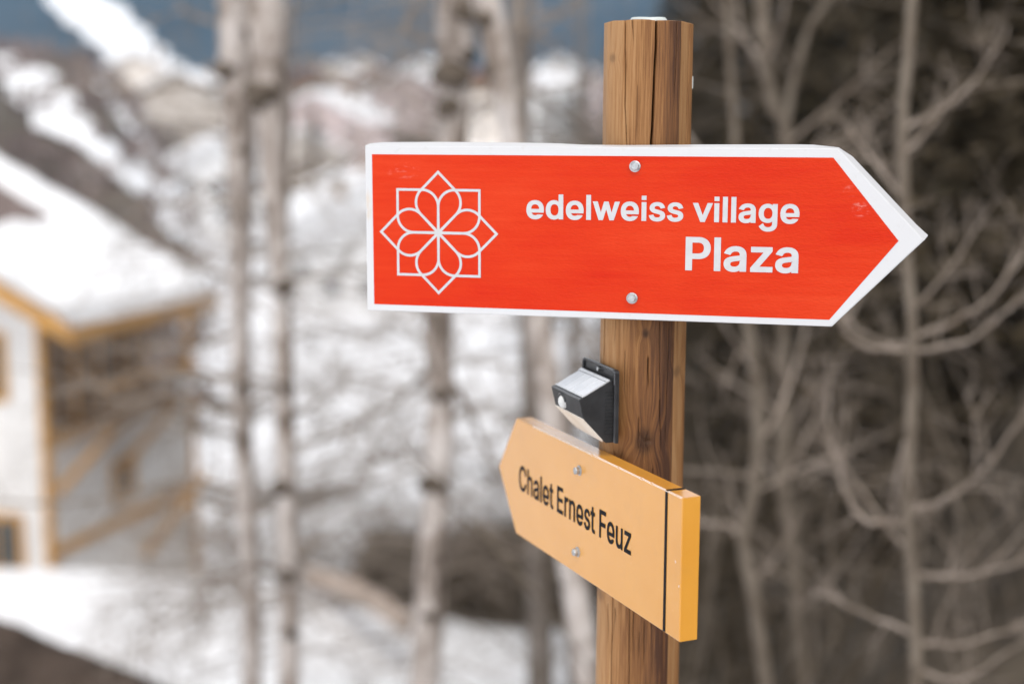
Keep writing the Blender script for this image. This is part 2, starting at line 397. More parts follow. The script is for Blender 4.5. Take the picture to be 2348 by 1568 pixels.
TEXT3 = '2807,7213 2988,7256 3157,7327 3314,7423 3458,7546 3586,7693 3695,7863 3786,8055 3854,8267 3919,8594 3386,8594 3315,8331 3267,8218 3207,8117 3138,8030 2972,7898 2779,7822 2676,7807 2523,7812 2342,7862 2178,7964 2034,8114 1914,8312 1822,8560 1765,8854 1745,9197 1765,9542 1821,9837 1913,10086 2032,10285 2176,10435 2341,10537 2523,10588 2727,10588 2926,10528 3100,10409 3174,10329 3293,10128 3335,10007 3384,9806 3916,9806 3877,10023 3821,10244 3742,10446 3641,10628 3522,10785 3385,10921 3235,11031 3071,11114 2897,11169 2715,11197 2465,11191 2312,11161 2166,11111 2029,11042 1898,10953 1776,10847 1665,10723 1565,10583 1477,10427 1399,10255 1334,10069 1284,9870 1248,9658 1227,9434 1220,9197 1227,8962 1248,8738 1284,8527 1334,8328 1399,8142 1477,7970 1565,7815 1665,7675 1776,7552 1898,7445 2029,7357 2167,7288 2312,7239 2466,7209#4842,9168 4872,9306 4921,9424 4985,9517 5064,9589 5156,9638 5257,9662 5393,9658 5521,9609 5622,9510 5693,9366 5730,9175 5735,7250 6249,7250 6245,9242 6212,9500 6145,9725 6098,9825 5987,9988 5847,10112 5686,10193 5508,10233 5309,10231 5108,10174 4930,10059 4849,9976 4777,9875 4713,9757 4571,9360 4830,9360 4830,11150 4317,11150 4317,7250 4830,7250#7541,7191 7687,7215 7815,7263 7923,7329 8015,7408 8146,7583 8163,7625 8063,7625 8063,7250 8571,7250 8571,9153 8557,9391 8513,9596 8478,9689 8396,9839 8295,9960 8181,10048 8063,10113 7939,10156 7715,10193 7585,10193 7433,10171 7282,10126 7136,10056 7000,9958 6877,9829 6775,9665 6658,9387 7154,9215 7250,9418 7358,9540 7516,9623 7615,9641 7724,9641 7818,9622 7893,9587 7952,9537 7997,9475 8030,9397 8050,9304 8048,9122 7995,9080 7433,8981 7180,8917 6943,8800 6839,8714 6752,8604 6683,8469 6642,8303 6629,8112 6646,7893 6701,7697 6790,7529 6907,7395 7047,7294 7205,7225 7373,7192/7431,7750 7283,7805 7188,7904 7161,7968 7147,8045 7147,8140 7163,8223 7193,8285 7301,8382 7471,8447 8034,8559 8149,8607 8060,8541 8048,8214 8019,8102 7971,7997 7905,7905 7820,7829 7717,7774 7594,7746#9064,7250 9577,7250 9577,11150 9064,11150#12084,8271 12112,8584 12105,8953 12064,9247 11991,9505 11886,9728 11752,9913 11591,10057 11406,10157 11194,10210 10931,10216 10712,10173 10522,10083 10355,9948 10215,9771 10104,9556 10023,9306 9975,9020 9961,8664 9982,8334 10035,8055 10122,7811 10238,7602 10383,7433 10554,7306 10749,7224 10975,7190 11235,7204 11441,7265 11622,7373 11778,7525 11907,7717 12006,7947 11432,7977 11323,7853 11191,7779 11023,7755 10865,7785 10736,7867 10630,7996 10549,8169 10519,8271/10475,8770 10494,9010 10540,9212 10611,9380 10705,9511 10819,9601 10954,9647 11121,9647 11255,9601 11370,9511 11463,9380 11534,9212 11580,9010 11600,8770#12244,10200 12244,9651 13552,9651 13552,10200|12592,7875 12613,7745 12649,7627 12701,7521 12767,7429 12847,7353 12937,7294 13038,7252 13148,7227 13323,7221 13443,7235 13620,7283 13522,7821 13357,7791 13233,7786 13172,7807 13138,7840 13115,7896 13101,7989 13098,10875 12585,10875#16890,7250 16890,7835 15429,7835 15429,8929 16774,8929 16774,9514 15429,9514 15429,10565 16874,10565 16874,11150 14896,11150 14896,7250#17857,7250 17860,9113 17880,9234 17917,9340 17972,9431 18040,9505 18123,9560 18216,9594 18375,9604 18613,9571 18613,10187 18355,10198 18188,10176 18032,10108 17895,9997 17788,9854 17741,9735 17845,9735 17845,10158 17344,10158 17344,7250#19431,9140 19462,9277 19511,9393 19575,9485 19654,9555 19745,9603 19846,9628 19983,9624 20111,9575 20212,9478 20283,9336 20320,9147 20325,7250 20838,7250 20835,9213 20802,9470 20735,9688 20686,9788 20577,9946 20434,10072 20275,10151 20098,10191 19899,10188 19698,10132 19519,10019 19438,9937 19366,9838 19302,9721 19161,9330 19410,9330 19407,10158 18906,10158 18906,7250 19419,7250#23361,8271 23389,8584 23382,8953 23341,9247 23268,9505 23163,9728 23029,9913 22868,10057 22683,10157 22471,10210 22208,10216 21989,10173 21798,10083 21632,9948 21492,9771 21381,9556 21300,9306 21252,9020 21238,8664 21258,8334 21312,8055 21398,7811 21515,7602 21660,7433 21831,7306 22025,7224 22252,7190 22511,7204 22717,7265 22898,7373 23055,7525 23184,7717 23283,7947 22709,7977 22600,7853 22468,7779 22300,7755 22142,7785 22013,7867 21907,7996 21826,8169 21796,8271/21751,8770 21771,9010 21817,9212 21888,9380 21982,9511 22096,9601 22231,9647 22398,9647 22532,9601 22646,9511 22740,9380 22811,9212 22857,9010 22877,8770#24729,7195 24927,7231 25107,7303 25265,7409 25394,7545 25492,7711 25552,7898 25571,8100 25564,8224 25544,8337 25511,8443 25463,8541 25403,8629 25244,8776 25037,8885 24514,9047 24407,9098 24336,9155 24297,9217 24277,9292 24288,9434 24331,9515 24464,9618 24586,9651 24726,9651 24845,9616 24958,9509 25013,9415 25078,9242 25551,9369 25444,9695 25365,9838 25264,9962 25141,10062 24998,10136 24835,10181 24652,10195 24460,10178 24283,10126 24123,10040 23987,9924 23877,9778 23800,9609 23774,9511 23756,9315 23762,9190 23782,9074 23817,8967 23865,8869 23926,8780 24086,8632 24186,8572 24410,8483 24836,8355 24926,8309 24987,8254 25024,8191 25041,8119 25030,7981 24981,7892 24892,7812 24772,7760 24549,7747 24427,7778 24327,7839 24256,7924 24229,7977 24159,8197 23670,8076 23738,7801 23814,7629 23916,7483 24042,7367 24188,7280 24350,7223 24528,7194#25701,10200 25701,9651 27008,9651 27008,10200|26048,7875 26069,7745 26105,7627 26157,7521 26224,7429 26303,7353 26394,7294 26494,7252 26605,7227 26780,7221 26899,7235 27076,7283 26979,7821 26814,7791 26689,7786 26628,7807 26594,7840 26571,7896 26557,7989 26554,10875 26041,10875#28885,7250 28885,8873 30177,8873 30177,9459 28885,9459 28885,10565 30310,10565 30310,11150 28352,11150 28352,7250#32765,8271 32792,8584 32786,8953 32745,9247 32671,9505 32566,9728 32432,9913 32272,10057 32086,10157 31875,10210 31611,10216 31393,10173 31202,10083 31036,9948 30896,9771 30784,9556 30704,9306 30656,9020 30642,8664 30662,8334 30716,8055 30802,7811 30919,7602 31064,7433 31234,7306 31429,7224 31656,7190 31915,7204 32121,7265 32302,7373 32458,7525 32587,7717 32687,7947 32113,7977 32004,7853 31872,7779 31704,7755 31546,7785 31417,7867 31311,7996 31230,8169 31200,8271/31155,8770 31175,9010 31221,9212 31292,9380 31386,9511 31500,9601 31634,9647 31801,9647 31936,9601 32050,9511 32144,9380 32215,9212 32261,9010 32280,8770#34132,7220 34331,7275 34509,7387 34591,7467 34664,7567 34728,7684 34871,8078 34624,8078 34624,7250 35126,7250 35126,10158 34612,10158 34612,8439 34601,8272 34570,8133 34521,8016 34457,7923 34379,7853 34288,7805 34188,7781 34052,7784 33923,7833 33821,7930 33749,8073 33712,8261 33707,10158 33194,10158 33197,8196 33230,7940 33298,7719 33396,7538 33524,7394 33599,7337 33758,7257 33935,7217#37460,7250 37460,7821 36220,7821 36220,7739 37424,9697 37424,10158 35607,10158 35607,9587 36809,9587 36809,9672 35572,7691 35572,7250'

# ================================================================== SIGN POST
PX, PY = 0.18104, 1.93169
R0 = 0.06
VIEW = math.atan2(PX, PY)                    # the post's front is turned to the path


def post_profile(phi):
    d = np.degrees(phi)
    r = np.full_like(d, R0)
    r = np.where((d > 43.8) & (d < 95), R0 * math.cos(math.radians(25.6)) / np.cos(np.radians(d - 69.4)), r)
    r = np.where((d < -64) & (d > -100), R0 * math.cos(math.radians(18)) / np.cos(np.radians(d + 82)), r)
    fl = .0572 / np.maximum(np.cos(np.radians(d - 8)), .3)
    r = np.where(np.abs(d - 8) < 35, np.minimum(r, fl), r)
    return r


# cracks: list of (height above eye, sideways offset) points, half width, depth
TOPZ = 0.1335
CRACKS = [
    ([(.14, .0105), (.08, .0098), (.03, .0085), (-.02, .0065), (-.06, .006)], .00125, .016),
    ([(.14, -.0310), (.10, -.0300), (.02, -.0285), (-.04, -.026)], .0006, .006),
    ([(.125, .0375), (.06, .0365), (.02, .0355)], .0005, .004),
    ([(.12, .0545), (.05, .054), (-.03, .0525)], .0006, .005),
    ([(.135, -.022), (.11, -.0195), (.095, -.0185)], .0005, .003),
    ([(-.25, -.0525), (-.33, -.0530), (-.42, -.0535)], .0008, .006),
    ([(-.33, .0075), (-.345, .0085), (-.36, .0065)], .0009, .005),
    ([(-.26, .022), (-.34, .0235), (-.40, .026)], .0005, .003),
    ([(-.29, .035), (-.37, .034), (-.45, .033)], .0006, .003),
    ([(-.39, .024), (-.43, .028), (-.45, .0265)], .0006, .004),
    ([(-.66, -.035), (-.74, -.036), (-.85, -.036)], .0006, .003),
    ([(-.68, -.012), (-.80, -.011)], .0005, .003),
]
KNOTS = [(-.4255, .0045, .0118, .95), (-.278, .0035, .0042, 1.0), (-.455, -.030, .0105, .6), (-.334, .0475, .005, .5), (.085, -.046, .004, .5), (-.655, -.055, .006, .5)]

phi = np.radians(np.concatenate([np.linspace(-100, 100, 330), np.linspace(104, 256, 20)]))
zz = np.concatenate([np.linspace(-2.05, -.80, 8), np.linspace(-.78, TOPZ, 300)])
PH, ZZ = np.meshgrid(phi, zz, indexing='xy')
RR = post_profile((PH + PI) % (2 * PI) - PI)
XO = RR * np.sin(PH)                          # sideways offset seen from the path
front = np.cos(PH) > -.2
# rough-sawn waviness along the grain
RR = RR + .0006 * (vnoise(XO * 220, ZZ * 4, 5) - .5) + .0007 * (vnoise(XO * 60, ZZ * 9, 6) - .5) + .0012 * (vnoise(XO * 25, ZZ * 2.2, 16) - .5)
random.seed(19)
for k in range(34):                            # hairline checks along the grain
    cx_, cz_, ln_c = random.uniform(-.052, .052), random.uniform(-.74, .12), random.uniform(.015, .07)
    CRACKS.append(([(cz_, cx_), (cz_ - ln_c * .5, cx_ + random.uniform(-.001, .001)), (cz_ - ln_c, cx_ + random.uniform(-.0015, .0015))], random.uniform(.00035, .0006), random.uniform(.001, .0022)))
CKN = np.zeros_like(RR)
for pts, hw, dep in CRACKS:
    pz = [q[0] for q in pts][::-1]; pxx = [q[1] for q in pts][::-1]
    c = np.interp(ZZ, pz, pxx) + .0012 * (vnoise(ZZ * 40, ZZ * 0 + pxx[0] * 900, 9) - .5)
    inside = (ZZ > pz[0]) & (ZZ < pz[-1] + .02) & front
    fade = np.minimum(1, (ZZ - pz[0]) / .03)
    g = np.exp(-((XO - c) / hw) ** 4) * inside * np.clip(fade, 0, 1)
    RR = RR - dep * g
    CKN = np.maximum(CKN, .75 * g)
gu = XO.copy()
kn = CKN.copy()
kr = np.zeros_like(XO)
for kz, kx, ks, dk in KNOTS:
    dx, dz = XO - kx, (ZZ - kz) * .72
    d = np.hypot(dx, dz)
    gu = gu + dx * 1.1 * np.exp(-(d / (ks * 1.9)) ** 2)
    kn = np.maximum(kn, dk * (.75 + .25 * vnoise(XO * 900, ZZ * 500, 3)) * np.exp(-(d / (ks * 1.12)) ** 4) * front)
    if ks > .01:                               # star checks in the big knots
        an = np.arctan2(dz, dx)
        star = np.exp(-(np.abs(np.sin(an * 2.5 + .5 * np.sin(an) + 9 * d)) * d / .0009) ** 2) * (d < ks)
        star = star * (vnoise(an * 2.2, d * 0 + kz * 99, 7) > .35)
        RR = RR - .002 * star * front
        kn = np.maximum(kn, .8 * star * (d < ks) * front)
ZT = np.where(ZZ >= TOPZ - 1e-6, ZZ + .003 * (vnoise(XO * 90, XO * 0 + PH, 2) - .5) - .0016 * np.clip(XO / .05, 0, 1) - .0005, ZZ)
TH = PH - VIEW
VX = RR * np.sin(TH); VY = -RR * np.cos(TH)
nz, nph = PH.shape
verts = np.stack([VX, VY, ZT + EYE], -1).reshape(-1, 3)
idx = np.arange(nz * nph).reshape(nz, nph)
q = np.stack([idx[:-1], np.roll(idx, -1, 1)[:-1], np.roll(idx, -1, 1)[1:], idx[1:]], -1).reshape(-1, 4)
faces = q.tolist()
# end grain on top, slightly sunk
topring = idx[-1]
vl = verts.tolist()
b0 = len(vl)
for s, dz in ((.93, .0015), (.5, .0008)):
    for k in topring:
        vl.append([verts[k][0] * s, verts[k][1] * s, EYE + TOPZ - .0015 + dz * .5])
r1 = list(range(b0, b0 + nph)); r2 = list(range(b0 + nph, b0 + 2 * nph))
for k in range(nph):
    k2 = (k + 1) % nph
    faces.append((topring[k], topring[k2], r1[k2], r1[k]))
    faces.append((r1[k], r1[k2], r2[k2], r2[k]))
faces.append(tuple(r2))
faces = [tuple(int(i) for i in f) for f in faces]
me = bpy.data.meshes.new('shaft')
me.from_pydata(vl, [], faces)


def fattr(me, name, arr, n):
    a_ = me.attributes.new(name, 'FLOAT', 'POINT')
    full = np.zeros(n, np.float32)
    arr = np.asarray(arr, np.float32).reshape(-1)
    full[:len(arr)] = arr
    a_.data.foreach_set('value', full)


fattr(me, 'gu', gu, len(vl)); fattr(me, 'knot', kn, len(vl))
# tan at left, reddish brown towards the right of the front, paler sawn flat
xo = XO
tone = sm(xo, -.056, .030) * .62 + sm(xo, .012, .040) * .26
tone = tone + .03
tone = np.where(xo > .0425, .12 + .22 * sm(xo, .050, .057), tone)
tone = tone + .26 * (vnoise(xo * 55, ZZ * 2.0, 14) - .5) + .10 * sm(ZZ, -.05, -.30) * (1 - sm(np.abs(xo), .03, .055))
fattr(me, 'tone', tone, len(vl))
me.polygons.foreach_set('use_smooth', [True] * len(me.polygons))

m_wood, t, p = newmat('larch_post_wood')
agu = N(t, 'ShaderNodeAttribute', attribute_name='gu')
akn = N(t, 'ShaderNodeAttribute', attribute_name='knot')
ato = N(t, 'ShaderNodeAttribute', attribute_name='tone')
tc = N(t, 'ShaderNodeTexCoord')
sep = N(t, 'ShaderNodeSeparateXYZ')
t.links.new(tc.outputs['Object'], sep.inputs[0])


def gvec(su, sz):
    c = N(t, 'ShaderNodeCombineXYZ')
    t.links.new(math_(t, 'MULTIPLY', agu.outputs['Fac'], su), c.inputs[0])
    t.links.new(math_(t, 'MULTIPLY', sep.outputs[2], sz), c.inputs[1])
    return c.outputs[0]


fine = N(t, 'ShaderNodeTexNoise', Scale=1.0, Detail=5.0, Roughness=.65)
t.links.new(gvec(520, 15), fine.inputs['Vector'])
mid = N(t, 'ShaderNodeTexNoise', Scale=1.0, Detail=3.0, Roughness=.55)
t.links.new(gvec(200, 5.0), mid.inputs['Vector'])
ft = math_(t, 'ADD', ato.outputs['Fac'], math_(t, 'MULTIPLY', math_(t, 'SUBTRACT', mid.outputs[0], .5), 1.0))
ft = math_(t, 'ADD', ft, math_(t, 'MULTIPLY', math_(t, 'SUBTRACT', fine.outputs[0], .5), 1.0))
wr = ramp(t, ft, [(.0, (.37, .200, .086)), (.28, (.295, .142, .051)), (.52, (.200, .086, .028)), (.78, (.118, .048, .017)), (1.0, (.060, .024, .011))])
mxk = N(t, 'ShaderNodeMix', data_type='RGBA')
t.links.new(math_(t, 'MULTIPLY', akn.outputs['Fac'], .92, True), mxk.inputs['Factor'])
t.links.new(wr.outputs[0], mxk.inputs['A'])
mxk.inputs['B'].default_value = (.030, .013, .007, 1)
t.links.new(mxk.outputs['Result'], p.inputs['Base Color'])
p.inputs['Roughness'].default_value = .62
p.inputs['Specular IOR Level'].default_value = .3
b = N(t, 'ShaderNodeBump', Strength=.8, Distance=.0014)
t.links.new(math_(t, 'ADD', fine.outputs[0], mid.outputs[0]), b.inputs['Height'])
t.links.new(b.outputs[0], p.inputs['Normal'])

post = empty('sign_post', (PX, PY, 0), 'brown round timber post with a long crack carrying both arrow signs', 'post')
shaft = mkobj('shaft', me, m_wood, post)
m_clear = noisy('milky_plastic', (.46, .50, .49), (.56, .60, .59), 20, .25, spec=.5)
mb = MB()
c0 = Vector((PX, PY, EYE + TOPZ + .0012))
ring = 28
for k, (r_, z_) in enumerate(((.0255, -.0028), (.0262, .0002), (.0225, .0040), (.0205, .0042), (.019, .0022), (.0, .0018))):
    for j in range(ring):
        an = 2 * PI * j / ring
        mb.v.append(tuple(c0 + Vector((r_ * math.cos(an), r_ * math.sin(an), z_ + (.0012 * abs(math.cos(an)) if z_ > .003 else 0)))))
for k in range(5):
    for j in range(ring):
        j2 = (j + 1) % ring
        mb.f.append((k * ring + j, k * ring + j2, (k + 1) * ring + j2, (k + 1) * ring + j))
tag(mb.build('top_cap', m_clear, post, smooth=True), 'thin milky plastic disc on the cut top of the post')
mb = MB()
an = math.radians(97) - VIEW
rr_ = .0597
cc = Vector((PX + rr_ * math.sin(an), PY - rr_ * math.cos(an), EYE + .055))
mb.box(cc, (.0006, .004, .016), Matrix.Rotation(an + .12, 3, 'Z'))
tag(mb.build('tape_scrap', m_clear, post), 'white scrap of tape on the far edge of the post')


# ================================================================== SIGN BUILDERS
class Frame:
    """a board's own plane: a along it, b up, v out of its face"""
    def __init__(s, org, e1, e2):
        s.o = Vector(org); s.e1 = Vector(e1).normalized()
        s.e2 = Vector(e2); s.e2 = (s.e2 - s.e1 * s.e2.dot(s.e1)).normalized()
        s.n = s.e1.cross(s.e2)

    def __call__(s, a, b, v=0.0):
        return s.o + s.e1 * a + s.e2 * b + s.n * v

    def matrix(s):
        m_ = Matrix.Identity(4)
        for i in range(3):
            m_[i][0], m_[i][1], m_[i][2] = s.e1[i], s.e2[i], s.n[i]
        m_.translation = s.o
        return m_


def sign_empty(name, fr, *lab):
    e = empty(name, (0, 0, 0), *lab)
    e.matrix_world = fr.matrix()
    return e


def prism(mb, outline, v0, v1, ch=0.0):
    """closed slab from an anticlockwise outline between v0 (back) and v1 (front) with a small front chamfer"""
    n = len(outline)
    P = [Vector((a, b_, 0)) for a, b_ in outline]

    def inset(d):
        out = []
        for i in range(n):
            A, B, C = P[i - 1], P[i], P[(i + 1) % n]
            t1 = (B - A).normalized(); t2 = (C - B).normalized()
            n1 = Vector((-t1.y, t1.x, 0)); n2 = Vector((-t2.y, t2.x, 0))
            m_ = (n1 + n2).normalized()
            out.append(B + m_ * (d / max(m_.dot(n1), .3)))
        return out
    rings = [[(q_.x, q_.y, v0) for q_ in P]]
    if ch:
        rings.append([(q_.x, q_.y, v1 - ch) for q_ in P])
        rings.append([(q_.x, q_.y, v1 - ch * .3) for q_ in inset(ch * .3)])
        rings.append([(q_.x, q_.y, v1) for q_ in inset(ch)])
    else:
        rings.append([(q_.x, q_.y, v1) for q_ in P])
    base = len(mb.v)
    for r_ in rings: mb.v += r_
    for k in range(len(rings) - 1):
        for i in range(n):
            j = (i + 1) % n
            mb.f.append((base + k * n + i, base + k * n + j, base + (k + 1) * n + j, base + (k + 1) * n + i))
    mb.f.append(tuple(base + i for i in reversed(range(n))))
    mb.f.append(tuple(base + (len(rings) - 1) * n + i for i in range(n)))


def letter_mesh(code, v):
    """all the letters of one line, filled by the non-zero winding rule"""
    mb = MB()
    for gl in code.split('#'):
        loops = []
        for gr in gl.split('|'):
            for lp in gr.split('/'):
                loops.append([tuple(int(c) / 1e5 for c in pt.split(',')) for pt in lp.split(' ')])
        pts, edges = [], []
        for lp in loops:
            b_ = len(pts)
            pts += [Vector(q_) for q_ in lp]
            edges += [(b_ + i, b_ + (i + 1) % len(lp)) for i in range(len(lp))]
        vo, eo, fo, *_ = delaunay_2d_cdt(pts, edges, [], 0, 1e-7)
        keep = []
        for f in fo:
            cx = sum(vo[i].x for i in f) / len(f); cy = sum(vo[i].y for i in f) / len(f)
            wn = 0
            for lp in loops:
                for i in range(len(lp)):
                    (ax, ay), (bx, by) = lp[i - 1], lp[i]
                    if (ay > cy) != (by > cy):
                        if cx < (bx - ax) * (cy - ay) / (by - ay) + ax:
                            wn += 1 if by > ay else -1
            if wn: keep.append(tuple(f))
        mb.add([(q_.x, q_.y, v) for q_ in vo], keep)
    me_ = mb.mesh('lettering')
    bm = bmesh.new(); bm.from_mesh(me_)
    bmesh.ops.delete(bm, geom=[q_ for q_ in bm.verts if not q_.link_faces], context='VERTS')
    bmesh.ops.recalc_face_normals(bm, faces=bm.faces)
    for f in bm.faces:
        if f.normal.z < 0: f.normal_flip()
    bm.to_mesh(me_); bm.free()
    return me_


m_zinc = noisy('zinc_bolt', (.34, .35, .36), (.52, .53, .54), 300, .40, metallic=1.0, bump=.3, bscale=900, bdist=.0004)


def bolt(parent, a, b_, v, r=.0058, rot=.2, h=.0045):
    mb = MB()
    n = 6
    # washer flange
    for k, (r_, z_) in enumerate(((r * 1.28, 0.0), (r * 1.28, .0009), (r * 1.06, .0015))):
        for j in range(24):
            q_ = 2 * PI * j / 24
            mb.v.append((a + r_ * math.cos(q_), b_ + r_ * math.sin(q_), v + z_))
    for k in range(2):
        for j in range(24):
            j2 = (j + 1) % 24
            mb.f.append((k * 24 + j, k * 24 + j2, (k + 1) * 24 + j2, (k + 1) * 24 + j))
    mb.f.append(tuple(48 + j for j in range(24)))
    o_ = len(mb.v)
    for r_, z_ in ((r, .0010), (r, h * .82), (r * .86, h), (r * .5, h * 1.03)):
        for j in range(n):
            q_ = 2 * PI * j / n + rot
            mb.v.append((a + r_ * math.cos(q_), b_ + r_ * math.sin(q_), v + z_))
    for k in range(3):
        for j in range(n):
            j2 = (j + 1) % n
            mb.f.append((o_ + k * n + j, o_ + k * n + j2, o_ + (k + 1) * n + j2, o_ + (k + 1) * n + j))
    mb.f.append(tuple(o_ + 3 * n + j for j in range(n)))
    return mkobj('bolt', mb.mesh('bolt'), m_zinc, parent)


# ================================================================== RED ARROW SIGN
Lr, Hr, Tr = .6290, .2259, .1089
FR = Frame((-.2009, 1.9419, EYE - .2569), (.6097, -.1546, .0014), (-.0005, .0002, .2259))
red = sign_empty('arrow_sign', FR, 'red arrow sign with white border, flower emblem and white lettering, pointing right', 'sign')

# white paint, a little dirty along the edges
m_white, t, p = newmat('white_sign_paint')
tc = N(t, 'ShaderNodeTexCoord')
n1 = N(t, 'ShaderNodeTexNoise', Scale=60.0, Detail=6.0, Roughness=.7)
t.links.new(tc.outputs['Object'], n1.inputs['Vector'])
cr = ramp(t, n1.outputs[0], [(.28, (.51, .50, .495)), (.42, (.560, .560, .575))])
sep = N(t, 'ShaderNodeSeparateXYZ'); t.links.new(tc.outputs['Object'], sep.inputs[0])
# brown scuff on the left edge
dx = math_(t, 'MULTIPLY', math_(t, 'SUBTRACT', sep.outputs[0], .0035), 160)
dy = math_(t, 'MULTIPLY', math_(t, 'SUBTRACT', sep.outputs[1], .145), 42)
rr2 = math_(t, 'ADD', math_(t, 'MULTIPLY', dx, dx), math_(t, 'MULTIPLY', dy, dy))
sc_ = math_(t, 'MULTIPLY', math_(t, 'SUBTRACT', 1.0, rr2, True), math_(t, 'MULTIPLY', math_(t, 'SUBTRACT', n1.outputs[0], .38), 2.6, True), True)
mx = N(t, 'ShaderNodeMix', data_type='RGBA')
t.links.new(sc_, mx.inputs['Factor']); t.links.new(cr.outputs[0], mx.inputs['A'])
mx.inputs['B'].default_value = (.55, .42, .28, 1)
t.links.new(mx.outputs['Result'], p.inputs['Base Color'])
p.inputs['Roughness'].default_value = .42
nb = N(t, 'ShaderNodeTexNoise', Scale=260.0, Detail=3.0)
t.links.new(tc.outputs['Object'], nb.inputs['Vector'])
b = N(t, 'ShaderNodeBump', Strength=.15, Distance=.001)
t.links.new(nb.outputs[0], b.inputs['Height']); t.links.new(b.outputs[0], p.inputs['Normal'])

# board: the back outline is a little larger along the top because the edges are sawn at a slant
outl = [(0, 0)] + [(Lr * k / 8, 0) for k in range(1, 9)] + [(Lr + Tr * k / 6, Hr / 2 * k / 6) for k in range(1, 7)]
outl += [(Lr + Tr * (1 - k / 8), Hr / 2 + Hr / 2 * k / 8) for k in range(1, 9)] + [(Lr * (1 - k / 40), Hr) for k in range(1, 41)]
outl += [(0, Hr * (1 - k / 6)) for k in range(1, 6)]


def backpt(a, b_):
    if b_ >= Hr - 1e-6:                      # top edge
        d = np.interp(a, [0, .01, .10, .20, .265, .30, .36, .45, .58, .605, .622, Lr], [.0028, .0042, .0052, .0048, .0040, .0024, .0022, .0034, .0042, .0038, .0008, .0006])
        return (a, b_ + float(d))
    if b_ > Hr / 2 + 1e-6 and a > Lr - .2 and a >= Lr - 1e-6:       # upper slanted edge
        return (a + .0037, b_ + .0037)
    if abs(b_ - Hr / 2) < 1e-6 and a > Lr:
        return (a + .0050, b_ + .0045)
    if a < 1e-6:
        return (a + .0010, b_)
    return (a, b_ + (.0015 if b_ < 1e-6 else 0))


mb = MB()
n = len(outl)
cen = (Lr * .5, Hr * .5)


def ins(a, b_, d):
    va, vb = a - cen[0], b_ - cen[1]
    return (a - math.copysign(min(d, abs(va)), va), b_ - math.copysign(min(d, abs(vb)), vb) if abs(vb) > 1e-6 else b_)


for ring_ in range(4):
    for a, b_ in outl:
        if ring_ == 0: A, B, v = *backpt(a, b_), -.022
        elif ring_ == 1: A, B, v = a, b_, -.0012
        elif ring_ == 2: A, B, v = *ins(a, b_, .0004), -.0003
        else: A, B, v = *ins(a, b_, .0012), 0.0
        mb.v.append((A, B, v))
for k in range(3):
    for i in range(n):
        j = (i + 1) % n
        mb.f.append((k * n + i, k * n + j, (k + 1) * n + j, (k + 1) * n + i))
mb.f.append(tuple(reversed(range(n))))
mb.f.append(tuple(3 * n + i for i in range(n)))
tag(mkobj('board', mb.mesh('board'), m_white, red), 'white painted board edge and border')

m_red, t, p = newmat('red_sign_paint')
tc = N(t, 'ShaderNodeTexCoord')
sep = N(t, 'ShaderNodeSeparateXYZ'); t.links.new(tc.outputs['Object'], sep.inputs[0])
mp = N(t, 'ShaderNodeMapping'); mp.inputs['Scale'].default_value = (.35, 1, 1)
t.links.new(tc.outputs['Object'], mp.inputs[0])
n1 = N(t, 'ShaderNodeTexNoise', Scale=24.0, Detail=5.0, Roughness=.6)
t.links.new(mp.outputs[0], n1.inputs['Vector'])
mps = N(t, 'ShaderNodeMapping'); mps.inputs['Scale'].default_value = (.04, 1, 1)
t.links.new(tc.outputs['Object'], mps.inputs[0])
ns = N(t, 'ShaderNodeTexNoise', Scale=130.0, Detail=4.0, Roughness=.6)
t.links.new(mps.outputs[0], ns.inputs['Vector'])
nl = N(t, 'ShaderNodeTexNoise', Scale=7.0, Detail=3.0, Roughness=.5)
t.links.new(mp.outputs[0], nl.inputs['Vector'])
fv = math_(t, 'ADD', math_(t, 'MULTIPLY', n1.outputs[0], .3), math_(t, 'ADD', math_(t, 'MULTIPLY', ns.outputs[0], .22), math_(t, 'MULTIPLY', nl.outputs[0], .48)))
cr = ramp(t, fv, [(.36, (.51, .016, .002)), (.50, (.555, .030, .004)), (.64, (.60, .046, .010))])
# scuffs: pale rubbed paint near the arrow tip and beside the emblem
n2 = N(t, 'ShaderNodeTexNoise', Scale=150.0, Detail=6.0, Roughness=.72)
t.links.new(mp.outputs[0], n2.inputs['Vector'])


def blob(cx, cy, rx, ry):
    x_ = math_(t, 'MULTIPLY', math_(t, 'SUBTRACT', sep.outputs[0], cx), 1 / rx)
    y_ = math_(t, 'MULTIPLY', math_(t, 'SUBTRACT', sep.outputs[1], cy), 1 / ry)
    return math_(t, 'SUBTRACT', 1.0, math_(t, 'ADD', math_(t, 'MULTIPLY', x_, x_), math_(t, 'MULTIPLY', y_, y_)), True)


wear = math_(t, 'ADD', blob(.647, .173, .011, .008), blob(.659, .150, .013, .011))
wear = math_(t, 'ADD', wear, math_(t, 'MULTIPLY', blob(.055, .192, .026, .012), .65))
wear = math_(t, 'MULTIPLY', wear, math_(t, 'MULTIPLY', math_(t, 'SUBTRACT', n2.outputs[0], .52, True), 4.0, True), True)
mx = N(t, 'ShaderNodeMix', data_type='RGBA')
t.links.new(math_(t, 'MULTIPLY', wear, .75), mx.inputs['Factor'])
t.links.new(cr.outputs[0], mx.inputs['A']); mx.inputs['B'].default_value = (.80, .55, .48, 1)
dk = math_(t, 'MULTIPLY', blob(.635, .135, .035, .022), math_(t, 'MULTIPLY', math_(t, 'SUBTRACT', n2.outputs[0], .56, True), 5.0, True), True)
mx2 = N(t, 'ShaderNodeMix', data_type='RGBA')
t.links.new(math_(t, 'MULTIPLY', dk, .8), mx2.inputs['Factor'])
t.links.new(mx.outputs['Result'], mx2.inputs['A']); mx2.inputs['B'].default_value = (.50, .012, .008, 1)
